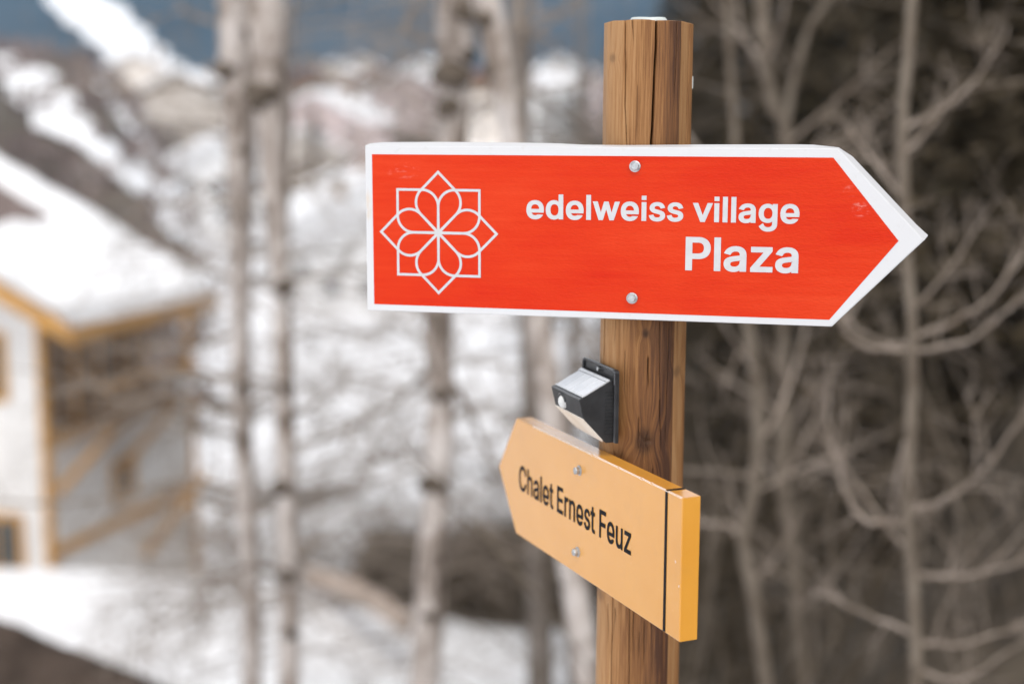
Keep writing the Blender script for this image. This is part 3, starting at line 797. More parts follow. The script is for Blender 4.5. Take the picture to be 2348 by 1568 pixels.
dirt = math_(t, 'ADD', blob(.372, .199, .013, .013), blob(.3706, .0265, .013, .013))
dirt = math_(t, 'MULTIPLY', dirt, math_(t, 'MULTIPLY', math_(t, 'SUBTRACT', n2.outputs[0], .44, True), 3.0, True), True)
speck = ramp(t, n2.outputs[0], [(.755, (0, 0, 0)), (.775, (1, 1, 1))])
mx3 = N(t, 'ShaderNodeMix', data_type='RGBA')
t.links.new(math_(t, 'MULTIPLY', dirt, .7), mx3.inputs['Factor'])
t.links.new(mx2.outputs['Result'], mx3.inputs['A']); mx3.inputs['B'].default_value = (.16, .03, .018, 1)
mx4 = N(t, 'ShaderNodeMix', data_type='RGBA')
t.links.new(math_(t, 'MULTIPLY', speck.outputs[0], .55), mx4.inputs['Factor'])
t.links.new(mx3.outputs['Result'], mx4.inputs['A']); mx4.inputs['B'].default_value = (.62, .30, .22, 1)
t.links.new(mx4.outputs['Result'], p.inputs['Base Color'])
t.links.new(math_(t, 'ADD', .24, math_(t, 'MULTIPLY', nl.outputs[0], .28)), p.inputs['Roughness'])
p.inputs['Specular IOR Level'].default_value = .12
nb = N(t, 'ShaderNodeTexNoise', Scale=380.0, Detail=3.0, Roughness=.5)
mp2 = N(t, 'ShaderNodeMapping'); mp2.inputs['Scale'].default_value = (.42, 1, 1)
t.links.new(tc.outputs['Object'], mp2.inputs[0]); t.links.new(mp2.outputs[0], nb.inputs['Vector'])
mp3 = N(t, 'ShaderNodeMapping'); mp3.inputs['Scale'].default_value = (.05, 1, 1)
t.links.new(tc.outputs['Object'], mp3.inputs[0])
nb2 = N(t, 'ShaderNodeTexNoise', Scale=90.0, Detail=3.0)
t.links.new(mp3.outputs[0], nb2.inputs['Vector'])
amp = math_(t, 'MULTIPLY', math_(t, 'ADD', .35, math_(t, 'MULTIPLY', sep.outputs[0], 1.3)), nb.outputs[0])
b = N(t, 'ShaderNodeBump', Strength=.50, Distance=.0013)
t.links.new(math_(t, 'ADD', amp, math_(t, 'MULTIPLY', nb2.outputs[0], .5)), b.inputs['Height'])
t.links.new(b.outputs[0], p.inputs['Normal'])
mb = MB()
prism(mb, [(.0104, .0090), (.6255, .0088), (.7068, .1114), (.6235, .2141), (.0100, .2143)], -.0004, .0003)
tag(mkobj('red_panel', mb.mesh('red_panel'), m_red, red), 'glossy red painted panel inside the white border')

m_letter = noisy('white_lettering', (.48, .48, .495), (.52, .52, .535), 80, .45)
tag(mkobj('lettering', letter_mesh(TEXT1, .0007), m_letter, red), 'white lettering reading edelweiss village')
tag(mkobj('lettering', letter_mesh(TEXT2, .0007), m_letter, red), 'larger white lettering reading Plaza')

# the eight-petalled line emblem
EC, ER, RHO, SW = (.1040, .1093), .0818, .0225, .00345
spoke = ER / math.sqrt(2)
half = [(0.0, ER)]
c45 = math.sqrt(.5)
e_end = (-(spoke - RHO) * c45, ER - (spoke - RHO) * c45)
half.append(e_end)
cxr = (e_end[0] + c45 * RHO, e_end[1] - c45 * RHO)
for k in range(1, 11):
    an = math.radians(135 + 90 * k / 10)
    half.append((cxr[0] + RHO * math.cos(an), cxr[1] + RHO * math.sin(an)))
half.append((-.0006, .0006))
loop = half + [(-x, y) for x, y in reversed(half[1:-1])] + []
loop = half[:-1] + [(0.0, .0004)] + [(-x, y) for x, y in reversed(half[1:-1])]
mb = MB()
for k in range(8):
    rot = k * PI / 4
    P = [Vector((x * math.cos(rot) - y * math.sin(rot) + EC[0], x * math.sin(rot) + y * math.cos(rot) + EC[1])) for x, y in loop]
    n = len(P)
    b_ = len(mb.v)
    for i in range(n):
        A, B, C = P[i - 1], P[i], P[(i + 1) % n]
        t1 = (B - A).normalized(); t2 = (C - B).normalized()
        n1 = Vector((-t1.y, t1.x)); n2 = Vector((-t2.y, t2.x))
        m_ = (n1 + n2).normalized()
        s_ = SW / 2 / max(m_.dot(n1), .55)
        for s in (1, -1):
            qv = B + m_ * (s_ * s)
            mb.v.append((qv.x, qv.y, .0006 + .00003 * k))
    for i in range(n):
        j = (i + 1) % n
        mb.f.append((b_ + 2 * i, b_ + 2 * i + 1, b_ + 2 * j + 1, b_ + 2 * j))
tag(mkobj('emblem', mb.mesh('emblem'), m_letter, red), 'white line emblem of an eight-petalled flower')
bolt(red, .3720, .2010, .0003, rot=.35)
bolt(red, .3706, .0285, .0003, rot=.05)

# ================================================================== YELLOW ARROW SIGN
Ly, Hy, Ty = .5018, .1807, .0686
FY = Frame((.0070, 2.1084, EYE - .6246), (.1984, -.4609, 0), (0, 0, 1))
yel = sign_empty('arrow_sign', FY, 'yellow arrow sign with black lettering below the red one, pointing left', 'sign')
m_yel, t, p = newmat('yellow_sign_paint')
tc = N(t, 'ShaderNodeTexCoord')
n1 = N(t, 'ShaderNodeTexNoise', Scale=14.0, Detail=5.0)
t.links.new(tc.outputs['Object'], n1.inputs['Vector'])
cr = ramp(t, n1.outputs[0], [(.3, (.575, .255, .032)), (.7, (.61, .28, .040))])
n2 = N(t, 'ShaderNodeTexNoise', Scale=420.0, Detail=2.0)
t.links.new(tc.outputs['Object'], n2.inputs['Vector'])
sp = ramp(t, n2.outputs[0], [(.735, (0, 0, 0)), (.76, (1, 1, 1))])
mx = N(t, 'ShaderNodeMix', data_type='RGBA')
t.links.new(math_(t, 'MULTIPLY', sp.outputs[0], .5), mx.inputs['Factor']); t.links.new(cr.outputs[0], mx.inputs['A'])
mx.inputs['B'].default_value = (.8, .62, .4, 1)
ng = N(t, 'ShaderNodeTexNoise', Scale=9.0, Detail=7.0, Roughness=.72)
t.links.new(tc.outputs['Object'], ng.inputs['Vector'])
gr = ramp(t, ng.outputs[0], [(.52, (0, 0, 0)), (.74, (1, 1, 1))])
mxg = N(t, 'ShaderNodeMix', data_type='RGBA')
t.links.new(math_(t, 'MULTIPLY', gr.outputs[0], .22), mxg.inputs['Factor'])
t.links.new(mx.outputs['Result'], mxg.inputs['A']); mxg.inputs['B'].default_value = (.36, .19, .05, 1)
t.links.new(mxg.outputs['Result'], p.inputs['Base Color'])
t.links.new(math_(t, 'ADD', .08, math_(t, 'MULTIPLY', ng.outputs[0], .16)), p.inputs['Roughness'])
p.inputs['Specular IOR Level'].default_value = .5
p.inputs['Coat Weight'].default_value = .35
p.inputs['Coat Roughness'].default_value = .10
nb = N(t, 'ShaderNodeTexNoise', Scale=55.0, Detail=3.0)
t.links.new(tc.outputs['Object'], nb.inputs['Vector'])
b = N(t, 'ShaderNodeBump', Strength=.10, Distance=.001)
t.links.new(nb.outputs[0], b.inputs['Height']); t.links.new(b.outputs[0], p.inputs['Normal'])
TYK = .025
mb = MB()
prism(mb, [(0, 0), (Ly, 0), (Ly, Hy), (0, Hy), (-Ty, Hy / 2)], -TYK, 0, .0012)
mkobj('board', mb.mesh('board'), m_yel, yel)
m_black = noisy('black_print', (.006, .006, .007), (.010, .010, .011), 60, .5, spec=.08)
tag(mkobj('lettering', letter_mesh(TEXT3, .0005), m_black, yel), 'black lettering reading Chalet Ernest Feuz')
mb = MB()
prism(mb, [(.4615, .0012), (.4675, .0012), (.4668, Hy - .0012), (.4608, Hy - .0012)], -.0002, .0005)
mb.box((.4638, Hy + .00015, -TYK / 2), (.0060, .0008, TYK - .001))
tag(mkobj('stripe', mb.mesh('stripe'), m_black, yel), 'black line across the blunt end')
m_chip = noisy('bare_edge', (.74, .70, .64), (.84, .82, .78), 90, .6)
mb = MB()
random.seed(11)
xs_ = np.linspace(.06, .500, 150)
wv = .00012 + .0007 * vnoise(xs_ * 160, xs_ * 0, 4) * vnoise(xs_ * 30, xs_ * 0 + 3, 5)
for a, w_ in ((.2585, .0022), (.335, .0013), (.398, .0017), (.424, .0016)):
    wv = wv + w_ * np.exp(-((xs_ - a) / .0022) ** 2)
for k, x in enumerate(xs_):
    q_ = float(wv[k])
    mb.v += [(x, Hy - .0010 - q_ * .5, .00020), (x, Hy - .00020, -.0007), (x, Hy + .00018, -.0012 - q_)]
for k in range(len(xs_) - 1):
    for r_ in (0, 1):
        mb.f.append((k * 3 + r_, k * 3 + 3 + r_, k * 3 + 4 + r_, k * 3 + 1 + r_))
tag(mkobj('worn_edge', mb.mesh('worn_edge'), m_chip, yel), 'pale chips in the paint along the top edge')
mb = MB()
for a, b_ in ((.489, .098), (.4985, .070)):
    bb = len(mb.v)
    for j in range(8):
        an = 2 * PI * j / 8
        mb.v.append((a + .0007 * math.cos(an), b_ + .0018 * math.sin(an), .00025))
    mb.f.append(tuple(bb + j for j in range(8)))
tag(mkobj('paint_chip', mb.mesh('paint_chip'), m_chip, yel), 'small pale chips near the blunt end')
bolt(yel, .2205, .1500, .0000, r=.0056, rot=.3, h=.0075)
bolt(yel, .2180, .0325, .0000, r=.0056, rot=.1, h=.0075)

# ================================================================== SOLAR WALL LAMP
LA = -1.2314
ln_ = Vector((math.sin(LA), -math.cos(LA), 0)); lt_ = Vector((math.cos(LA), math.sin(LA), 0))
FL = Frame(Vector((PX, PY, EYE)) + ln_ * .0602 + lt_ * -.0495 + Vector((0, 0, -.4248)), lt_, (0, 0, 1))
lamp = sign_empty('solar_lamp', FL, 'small black solar wall lamp with motion sensor screwed to the post', 'lamp')
LW = .1034
zT, zR, zF, zG = .0992, .0854, .0615, .0364
D1, D2, DB = .0560, .0499, .0165
m_blackp = noisy('black_plastic', (.016, .016, .017), (.028, .028, .030), 40, .38, bump=.25, bscale=700, bdist=.0003)
m_rim = noisy('glossy_dark_plastic', (.03, .03, .033), (.05, .05, .053), 40, .16, spec=.7)
m_panel, t, p = newmat('solar_cell_glass')
tc = N(t, 'ShaderNodeTexCoord')
br = N(t, 'ShaderNodeTexNoise', Scale=40.0, Detail=2.0)
t.links.new(tc.outputs['Object'], br.inputs['Vector'])
cr = ramp(t, br.outputs[0], [(.3, (.50, .52, .56)), (.7, (.62, .64, .68))])  # pale base colour paints in the sky reflected by the glass
t.links.new(cr.outputs[0], p.inputs['Base Color'])
p.inputs['Roughness'].default_value = .28
p.inputs['Specular IOR Level'].default_value = 1.0
p.inputs['Coat Weight'].default_value = .6
p.inputs['Coat Roughness'].default_value = .15
m_lens = noisy('frosted_lens', (.74, .66, .56), (.84, .78, .70), 25, .25, spec=.6)
m_sensor = noisy('sensor_dome', (.56, .56, .55), (.64, .64, .63), 60, .35, spec=.5)
m_silver = noisy('silver_trim', (.62, .63, .65), (.75, .76, .78), 60, .25, metallic=.6)
# back plate with raised lip and rounded top corners
mb = MB()
pl = [(-.004, 0.0), (LW + .004, 0.0), (LW + .004, zT - .004), (LW + .0025, zT - .001), (LW - .001, zT), (.001, zT), (-.0025, zT - .001), (-.004, zT - .004)]
prism(mb, pl, 0, .0045)
mkobj('back_plate', mb.mesh('back_plate'), m_blackp, lamp)
mb = MB()
lip = [(-.004, zR - .006), (-.004, zT - .004), (-.0025, zT - .001), (.001, zT), (LW - .001, zT), (LW + .0025, zT - .001), (LW + .004, zT - .004), (LW + .004, zR - .006)]
for (a0, b0_), (a1, b1_) in zip(lip[:-1], lip[1:]):
    mb.tube([(a0, b0_, .0062), (a1, b1_, .0062)], .0018, 6)
mkobj('lip', mb.mesh('lip'), m_rim, lamp)
mb = MB()
mb.tube([(LW + .0028, .001, .0048), (LW + .0028, zR - .006, .0048)], .0019, 6)
mkobj('side_seam', mb.mesh('side_seam'), m_rim, lamp)


def side_prism(mb, prof, a0, a1):
    n_ = len(prof); b_ = len(mb.v)
    for a in (a0, a1):
        mb.v += [(a, z_, v_) for v_, z_ in prof]
    for i in range(n_):
        j = (i + 1) % n_
        mb.f.append((b_ + i, b_ + n_ + i, b_ + n_ + j, b_ + j))
    mb.f.append(tuple(b_ + i for i in range(n_))); mb.f.append(tuple(b_ + n_ + i for i in reversed(range(n_))))


def fixn(me_):
    bm = bmesh.new(); bm.from_mesh(me_); bmesh.ops.recalc_face_normals(bm, faces=bm.faces); bm.to_mesh(me_); bm.free()
    return me_


mb = MB()
side_prism(mb, [(.0046, zR), (.0102, zR), (D1, zF), (D2, zG), (DB, .0005), (.0046, .0005)], 0, LW)
hs = mkobj('housing', fixn(mb.mesh('housing')), m_blackp, lamp)
bv = hs.modifiers.new('b', 'BEVEL'); bv.width = .0010; bv.segments = 2
# side ribs
mb = MB()
for k in range(13):
    z_ = .014 + k * .0048
    mb.box((LW + .0003, z_, .0125), (.0009, .0014, .012 - .002 * (k % 2)))
mkobj('rib', mb.mesh('rib'), m_blackp, lamp)
# sloping top: rear ledge, glass cell, front bar
sl = Vector((0, zF - zR, D1 - .0102)); sll = sl.length; sl.normalize()
nn = Vector((0, sl.z, -sl.y))
if nn.y < 0: nn = -nn


def top_slab(name, a0, a1, s0, s1, h0, h1, m_):
    mb = MB()
    b_ = len(mb.v)
    base = Vector((0, zR, .0102))
    for h_ in (h0, h1):
        for a, s in ((a0, s0), (a1, s0), (a1, s1), (a0, s1)):
            q_ = base + sl * s + nn * h_
            mb.v.append((a, q_.y, q_.z))
    mb.f += [(0, 1, 2, 3), (4, 5, 6, 7), (0, 1, 5, 4), (1, 2, 6, 5), (2, 3, 7, 6), (3, 0, 4, 7)]
    return mkobj(name, fixn(mb.mesh(name)), m_, lamp)


top_slab('rear_trim', .001, LW - .001, .0008, .0060, -.001, .0016, m_silver)
top_slab('solar_panel', .004, LW - .003, .0066, sll - .0085, -.001, .0010, m_panel)
for k in range(1, 4):
    a_ = .004 + (LW - .007) * k / 4
    top_slab('cell_line', a_ - .0004, a_ + .0004, .0070, sll - .0090, .0009, .0012, m_silver)
top_slab('panel_edge', .003, LW - .0012, sll - .0084, sll - .0058, -.001, .0013, m_silver)
top_slab('side_trim', LW - .0029, LW - .0008, .0064, sll - .0086, -.001, .0012, m_silver)
top_slab('front_trim', .0005, LW - .0005, sll - .0038, sll - .0002, -.001, .0006, m_rim)
# lens on the underside slope
mb = MB()
lo = Vector((0, .0005, DB)); hi_ = Vector((0, zG, D2)); ld = (hi_ - lo); lln = ld.length; ld.normalize()
lnn = Vector((0, -ld.z, ld.y))
if lnn.z < 0: lnn = -lnn
for h_ in (-.0015, .0014):
    for a, s in ((.007, .004), (LW - .006, .0015), (LW - .002, .006), (LW - .002, lln - .001), (.002, lln - .001), (.002, .010)):
        q_ = lo + ld * s + lnn * h_
        mb.v.append((a, q_.y, q_.z))
mb.f += [tuple(range(6)), tuple(range(6, 12))] + [(i, (i + 1) % 6, (i + 1) % 6 + 6, i + 6) for i in range(6)]
tag(mkobj('lens', fixn(mb.mesh('lens')), m_lens, lamp), 'pale translucent light lens on the sloping underside')
# sensor: dark ring and white dome on the front face
fz0 = Vector((0, zG, D2)); fd = Vector((0, zF - zG, D1 - D2)).normalized(); fn = Vector((0, -fd.z, fd.y))
if fn.z < 0: fn = -fn


def frontpt(a, s, h_):
    q_ = fz0 + fd * s + fn * h_
    return (a, q_.y, q_.z)


mb = MB()
ca, cs = .0400, .0130
for i in range(24):
    an = 2 * PI * i / 24
    for r_, h_ in ((.0112, 0), (.0112, .0016), (.0094, .0020), (.0090, .0002)):
        mb.v.append(frontpt(ca - .004 + r_ * math.cos(an), cs + r_ * math.sin(an) * .98, h_))
for i in range(24):
    j = (i + 1) % 24
    for k in range(3):
        mb.f.append((i * 4 + k, j * 4 + k, j * 4 + k + 1, i * 4 + k + 1))
mkobj('sensor_ring', fixn(mb.mesh('sensor_ring')), m_rim, lamp, True)
mb = MB()
rows = 8
for k in range(rows + 1):
    el = PI / 2 * k / rows
    for i in range(20):
        an = 2 * PI * i / 20
        r_ = .0080 * math.cos(el)
        mb.v.append(frontpt(ca + r_ * .9 * math.cos(an), cs - .0012 + r_ * 1.2 * math.sin(an), .0080 * math.sin(el)))
for k in range(rows):
    for i in range(20):
        j = (i + 1) % 20
        mb.f.append((k * 20 + i, k * 20 + j, (k + 1) * 20 + j, (k + 1) * 20 + i))
tag(mkobj('sensor_dome', fixn(mb.mesh('sensor_dome')), m_sensor, lamp, True), 'white domed motion sensor')
# screw through the hanging tab, with its keyhole
mb = MB()
ys_ = (zT + zR) / 2 + .0006
mb.tube([(LW * .50, ys_, .0040), (LW * .50, ys_, .0085)], [.0034, .0030], 12)
mkobj('screw', mb.mesh('screw'), m_zinc, lamp)
mb = MB()
mb.tube([(LW * .60, ys_ - .001, .0046), (LW * .60, ys_ - .001, .0050)], .0014, 10)
mkobj('keyhole', mb.mesh('keyhole'), m_black, lamp)

# ================================================================== TREES
m_bark, t, p = newmat('pale_bark')
tc = N(t, 'ShaderNodeTexCoord')
mp = N(t, 'ShaderNodeMapping'); mp.inputs['Scale'].default_value = (1, 1, .45)
t.links.new(tc.outputs['Object'], mp.inputs[0])
n1 = N(t, 'ShaderNodeTexNoise', Scale=5.0, Detail=5.0, Roughness=.62)
n2 = N(t, 'ShaderNodeTexNoise', Scale=22.0, Detail=4.0, Roughness=.6)
for n_ in (n1, n2): t.links.new(mp.outputs[0], n_.inputs['Vector'])
fb = math_(t, 'ADD', math_(t, 'MULTIPLY', n1.outputs[0], .7), math_(t, 'MULTIPLY', n2.outputs[0], .3))
cr = ramp(t, fb, [(.37, (.085, .064, .048)), (.44, (.22, .176, .146)), (.51, (.41, .355, .32)), (.59, (.56, .51, .48))])
t.links.new(cr.outputs[0], p.inputs['Base Color'])
p.inputs['Roughness'].default_value = .88
b = N(t, 'ShaderNodeBump', Strength=.7, Distance=.012)
t.links.new(n2.outputs[0], b.inputs['Height']); t.links.new(b.outputs[0], p.inputs['Normal'])
m_bark2 = noisy('grey_bark', (.13, .105, .085), (.28, .245, .22), 12, .85, stretch=(1, 1, .4), bump=.5, bscale=40, bdist=.006)
m_knot = noisy('dark_knot', (.05, .038, .028), (.14, .11, .085), 14, .9)
m_twig = noisy('twig_bark', (.19, .148, .115), (.35, .29, .245), 8, .85)
m_twig_d = noisy('dark_twig_bark', (.050, .036, .022), (.11, .083, .055), 8, .85)
m_twig_m = noisy('grey_brown_twig_bark', (.15, .118, .092), (.29, .24, .20), 8, .85)
m_sap = noisy('sapling_bark', (.105, .080, .058), (.195, .160, .126), 14, .8, stretch=(1, 1, .5))
m_needle = noisy('conifer_needles', (.020, .016, .008), (.062, .048, .025), 2.2, .8)
m_needle2 = noisy('brown_conifer_needles', (.028, .021, .011), (.090, .066, .038), 2.0, .8)


def rnd(a, b_): return random.uniform(a, b_)


def smooth_path(pts, k=4):
    P = [Vector(q_) for q_ in pts]
    out = []
    for i in range(len(P) - 1):
        p0, p1, p2, p3 = P[max(i - 1, 0)], P[i], P[i + 1], P[min(i + 2, len(P) - 1)]
        for s in range(k):
            u = s / k
            out.append(.5 * ((2 * p1) + (p2 - p0) * u + (2 * p0 - 5 * p1 + 4 * p2 - p3) * u * u + (3 * p1 - p0 - 3 * p2 + p3) * u ** 3))
    out.append(P[-1])
    return out


def grow(mb, p0, d, ln, r, lev, curl=.12, kids=(5, 4), droop=0.0, n=4, shrink=.5):
    """one shoot and its side shoots, into one mesh builder"""
    d = d.normalized()
    k = 6 if lev else 4
    pts = [p0]
    rad = [r]
    q_ = p0.copy()
    for i in range(k):
        d = (d + Vector((rnd(-curl, curl), rnd(-curl, curl), rnd(-curl, curl) - droop / k))).normalized()
        q_ = q_ + d * (ln / k)
        pts.append(q_.copy())
        rad.append(max(r * (1 - .8 * (i + 1) / k), .0011))
    mb.tube(pts, rad, n if lev else 3, cap=False)
    if lev > 0:
        for j in range(kids[min(lev - 1, len(kids) - 1)]):
            u = rnd(.15, 1.0)
            i = min(int(u * k), k - 1)
            base = pts[i].lerp(pts[i + 1], u * k - i)
            t_ = (pts[i + 1] - pts[i]).normalized()
            side = t_.cross(Vector((rnd(-1, 1), rnd(-1, 1), rnd(-1, 1)))).normalized()
            grow(mb, base, t_ * rnd(.3, .9) + side, ln * shrink * rnd(.6, 1.15) * (1.15 - .5 * u), max(rad[i] * .55, .0012), lev - 1, curl * 1.3, kids, droop, n, shrink)


def knot_mesh(mb, c, r):
    c = Vector(c)
    n_, m_ = 8, 5
    b_ = len(mb.v)
    for i in range(m_ + 1):
        th = PI * i / m_
        for j in range(n_):
            an = 2 * PI * j / n_
            k = r * rnd(.6, 1.35)
            mb.v.append(tuple(c + Vector((k * 1.15 * math.sin(th) * math.cos(an), k * .55 * math.sin(th) * math.sin(an), k * .85 * math.cos(th)))))
    for i in range(m_):
        for j in range(n_):
            j2 = (j + 1) % n_
            mb.f.append((b_ + i * n_ + j, b_ + i * n_ + j2, b_ + (i + 1) * n_ + j2, b_ + (i + 1) * n_ + j))


def bare_tree(name, label, path, d, width, mat_, limbs=(), knots=(), nr=16, rlen=(.5, 1.3), twigmat=None, cat='tree', group=None, seed=1, lev=2, kids=(4, 5), zr=(-9, 9), droop=.25, topext=2.5, up_=.15, side=None):
    """a leafless tree: the trunk follows picture points at distance d down to the ground"""
    random.seed(seed)
    P = [at(X, Y, d) for X, Y in path]
    wid = list(width)
    dirn = (P[-1] - P[-2]).normalized()
    gz = ground(P[-1].x, P[-1].y)
    if P[-1].z > gz:
        foot = P[-1] + dirn * ((P[-1].z - gz + .15) / max(-dirn.z, .3))
        P.append(Vector((foot.x, foot.y, gz - .15))); wid.append(wid[-1] * 1.15)
    topd = (P[0] - P[1]).normalized()
    P.insert(0, P[0] + topd * topext); wid.insert(0, wid[0] * .55)
    P = [P[0]] + [q_ + Vector((rnd(-1, 1) * .010, rnd(-1, 1) * .02, 0)) * (d / 6) for q_ in P[1:-1]] + [P[-1]]
    sp = smooth_path(P, 5)
    sp = [q_ + Vector((rnd(-1, 1), rnd(-1, 1), 0)) * (.0018 * d / 6) for q_ in sp]
    rad = [float(np.interp(i / 5, range(len(wid)), wid)) * d / F / 2 for i in range(len(sp))]
    rad = [r_ * rnd(.95, 1.06) for r_ in rad]
    base = Vector((P[-1].x, P[-1].y, gz))
    root = empty(name, base, label, cat, group)
    mb = MB(); mb.tube(sp, rad, 14)
    mb.build('trunk', mat_, root, smooth=True)
    for X, Y, rp in knots:
        mb = MB()
        knot_mesh(mb, at(X, Y, d) - Vector((0, width[0] * d / F * .38, 0)), rp * 1.25 * d / F)
        mb.build('knot', m_knot, root, smooth=True)
    for L in limbs:
        pts, w0, w1 = L[0], L[1], L[2]
        dd = L[3] if len(L) > 3 else 0.0
        Q = smooth_path([at(X, Y, d + dd * i / max(len(pts) - 1, 1)) for i, (X, Y) in enumerate(pts)], 5)
        mb = MB()
        amp = (Q[-1] - Q[0]).length * .011
        Q = [q_ + Vector((rnd(-amp, amp), rnd(-amp, amp), rnd(-amp, amp))) * (1 if 0 < i < len(Q) - 1 else 0) for i, q_ in enumerate(Q)]
        rr = [(w0 + (w1 * .6 - w0) * (i / (len(Q) - 1)) ** .8) * (1.15 if d > 7.2 else .68) * rnd(.9, 1.12) * d / F / 2 for i in range(len(Q))]
        mb.tube(Q, rr, 8)
        for k in range(2):                       # a fork or two towards the tip
            i = random.randint(len(Q) // 2, len(Q) - 3)
            t_ = (Q[i + 1] - Q[i]).normalized()
            grow(mb, Q[i], t_ + Vector((rnd(-.6, .6), rnd(-.6, .6), rnd(-.2, .7))), (Q[-1] - Q[i]).length * rnd(.6, 1.0) + .1, rr[i] * .7, 2, .16, (3, 4), -.1, 6)
        for k in range(max(L[4], 7) if len(L) > 4 else 7):
            i = random.randint(len(Q) // 5, len(Q) - 2)
            t_ = (Q[i + 1] - Q[i]).normalized()
            sd = t_.cross(Vector((rnd(-1, 1), rnd(-1, 1), rnd(-1, 1)))).normalized()
            grow(mb, Q[i], t_ * .5 + sd, rnd(.15, .45), rr[i] * .4, 1, .18, (4,), .1)
        mb.build('branch', mat_ if w0 > 26 else (twigmat or m_twig), root, smooth=True)
    if nr:
        mb = MB()
        lo_, hi_ = zr
        for k in range(nr):
            z_ = EYE + rnd(lo_, hi_)
            cand = min(range(len(sp)), key=lambda i: abs(sp[i].z - z_))
            an = rnd(0, 2 * PI)
            if side is not None: an = side + rnd(-1.0, 1.0)
            dv = Vector((math.cos(an), math.sin(an), up_ + rnd(-.25, .35)))
            grow(mb, sp[cand], dv, rnd(*rlen), rnd(.007, .016), lev, .13, kids, droop)
        mb.build('crown', twigmat or m_twig, root)
    return root


TB = 'leafless pale-barked trees behind the signs'
bare_tree('leafless_tree', 'left trunk of the two thick pale trunks left of the red sign', [(545, -40), (548, 200), (552, 420), (553, 700), (560, 1000), (568, 1300), (575, 1600)], 8.6, [88, 84, 60, 45, 45, 46, 48], m_bark,
          limbs=[([(535, 205), (430, 200), (300, 212), (150, 205), (40, 225)], 15, 7, .6, 10), ([(560, 1120), (430, 1105), (250, 1140), (90, 1155), (-60, 1150)], 13, 6, -.5, 12), ([(530, 640), (440, 600), (360, 540), (280, 500)], 12, 5, .8, 10), ([(565, 1240), (500, 1225), (400, 1250), (300, 1230)], 9, 4, .8, 12), ([(545, 60), (470, 45), (400, 30), (330, 60)], 12, 5, .8, 10), ([(560, 960), (470, 930), (380, 905), (300, 925), (200, 985), (120, 1010)], 13, 6, -.6, 14), ([(550, 760), (470, 785), (380, 800), (300, 790), (200, 830)], 13, 6, .4, 14), ([(555, 860), (450, 858), (330, 850), (220, 885), (90, 900)], 12, 6, -.4, 14), ([(548, 400), (480, 420), (400, 470), (300, 470), (200, 440)], 11, 5, .4, 10), ([(565, 1330), (480, 1350), (380, 1420), (300, 1440)], 10, 5, -.5, 12)],
          knots=[(525, 165, 20), (560, 345, 13), (562, 880, 10)], nr=16, rlen=(.7, 2.0), twigmat=m_twig_m, seed=3, zr=(-3.2, 1.0), group=TB)
bare_tree('leafless_tree', 'right trunk of the two thick pale trunks left of the red sign, with dark knots', [(612, -40), (618, 180), (632, 420), (640, 700), (652, 1000), (662, 1300), (668, 1600)], 8.2, [92, 84, 56, 42, 48, 52, 54], m_bark,
          limbs=[([(655, 590), (740, 575), (830, 572), (900, 560)], 9, 4, .4, 6), ([(645, 1035), (740, 1010), (880, 940), (960, 870), (1100, 830), (1200, 840)], 14, 7, -.3, 10), ([(650, 880), (560, 930), (470, 960), (380, 1010)], 10, 4, .5, 14), ([(655, 1180), (760, 1140), (850, 1060), (900, 960)], 11, 5, .4, 12), ([(655, 960), (720, 930), (790, 880), (830, 800)], 11, 5, .3, 12), ([(662, 1260), (740, 1235), (830, 1180), (900, 1150)], 10, 5, -.3, 12), ([(640, 440), (710, 420), (790, 380), (830, 340)], 10, 5, .3, 10), ([(650, 780), (720, 760), (800, 770), (900, 740)], 10, 5, .3, 10)],
          knots=[(606, 222, 30), (592, 80, 18), (655, 655, 17), (660, 880, 12), (650, 1108, 17), (662, 1312, 14), (672, 1440, 13)], nr=15, rlen=(.7, 1.9), twigmat=m_twig_m, seed=4, zr=(-3.0, 1.0), group=TB)
bare_tree('leafless_tree', 'thick knotty trunk behind the middle of the red sign', [(1045, -40), (1040, 150), (1034, 340), (1010, 720), (1006, 900), (1000, 1100), (990, 1300), (972, 1600)], 7.4, [86, 82, 70, 64, 64, 66, 68, 72], m_bark,
          limbs=[([(1010, 830), (930, 900), (850, 960), (770, 1000), (690, 1010)], 13, 6, .6, 10), ([(1015, 860), (1070, 930), (1110, 1020), (1150, 1090)], 16, 7, .2, 5), ([(1040, 120), (990, 95), (950, 90), (930, 70)], 12, 5, -.2, 3), ([(1005, 1060), (930, 1080), (850, 1110), (780, 1170)], 10, 4, .6, 10)],
          knots=[(1040, 175, 28), (1065, 30, 20), (1025, 250, 20), (1075, 130, 14), (1000, 1100, 26), (1010, 900, 14), (985, 1400, 16)], nr=13, rlen=(.6, 1.6), twigmat=m_twig_m, seed=5, zr=(-2.0, .8), group=TB)
bare_tree('leafless_tree', 'pale leaning trunk passing behind the left ends of both signs', [(1105, -40), (1150, 200), (1182, 330), (1235, 740), (1268, 950), (1305, 1250), (1352, 1600)], 6.4, [66, 54, 52, 60, 64, 66, 70], m_bark,
          limbs=[([(1160, 250), (1230, 300), (1320, 380)], 9, 4, .3, 3)], knots=[(1110, 45, 16), (1128, 165, 14)], nr=6, rlen=(.3, .8), seed=6, zr=(-1.2, .6), group=TB)
bare_tree('leafless_tree', 'dim slender trunk between the leaning trunk and the post top', [(1195, -40), (1192, 150), (1196, 330), (1210, 760), (1230, 1200), (1240, 1600)], 11.0, [56, 54, 54, 52, 56, 60], m_bark2,
          limbs=[([(1195, 200), (1270, 240), (1330, 300), (1390, 400)], 14, 6, 1, 5), ([(1200, 90), (1290, 30), (1360, -40)], 14, 6, 1, 5)], nr=18, rlen=(.7, 1.8), seed=8, zr=(-3.5, 1.6), group=TB)
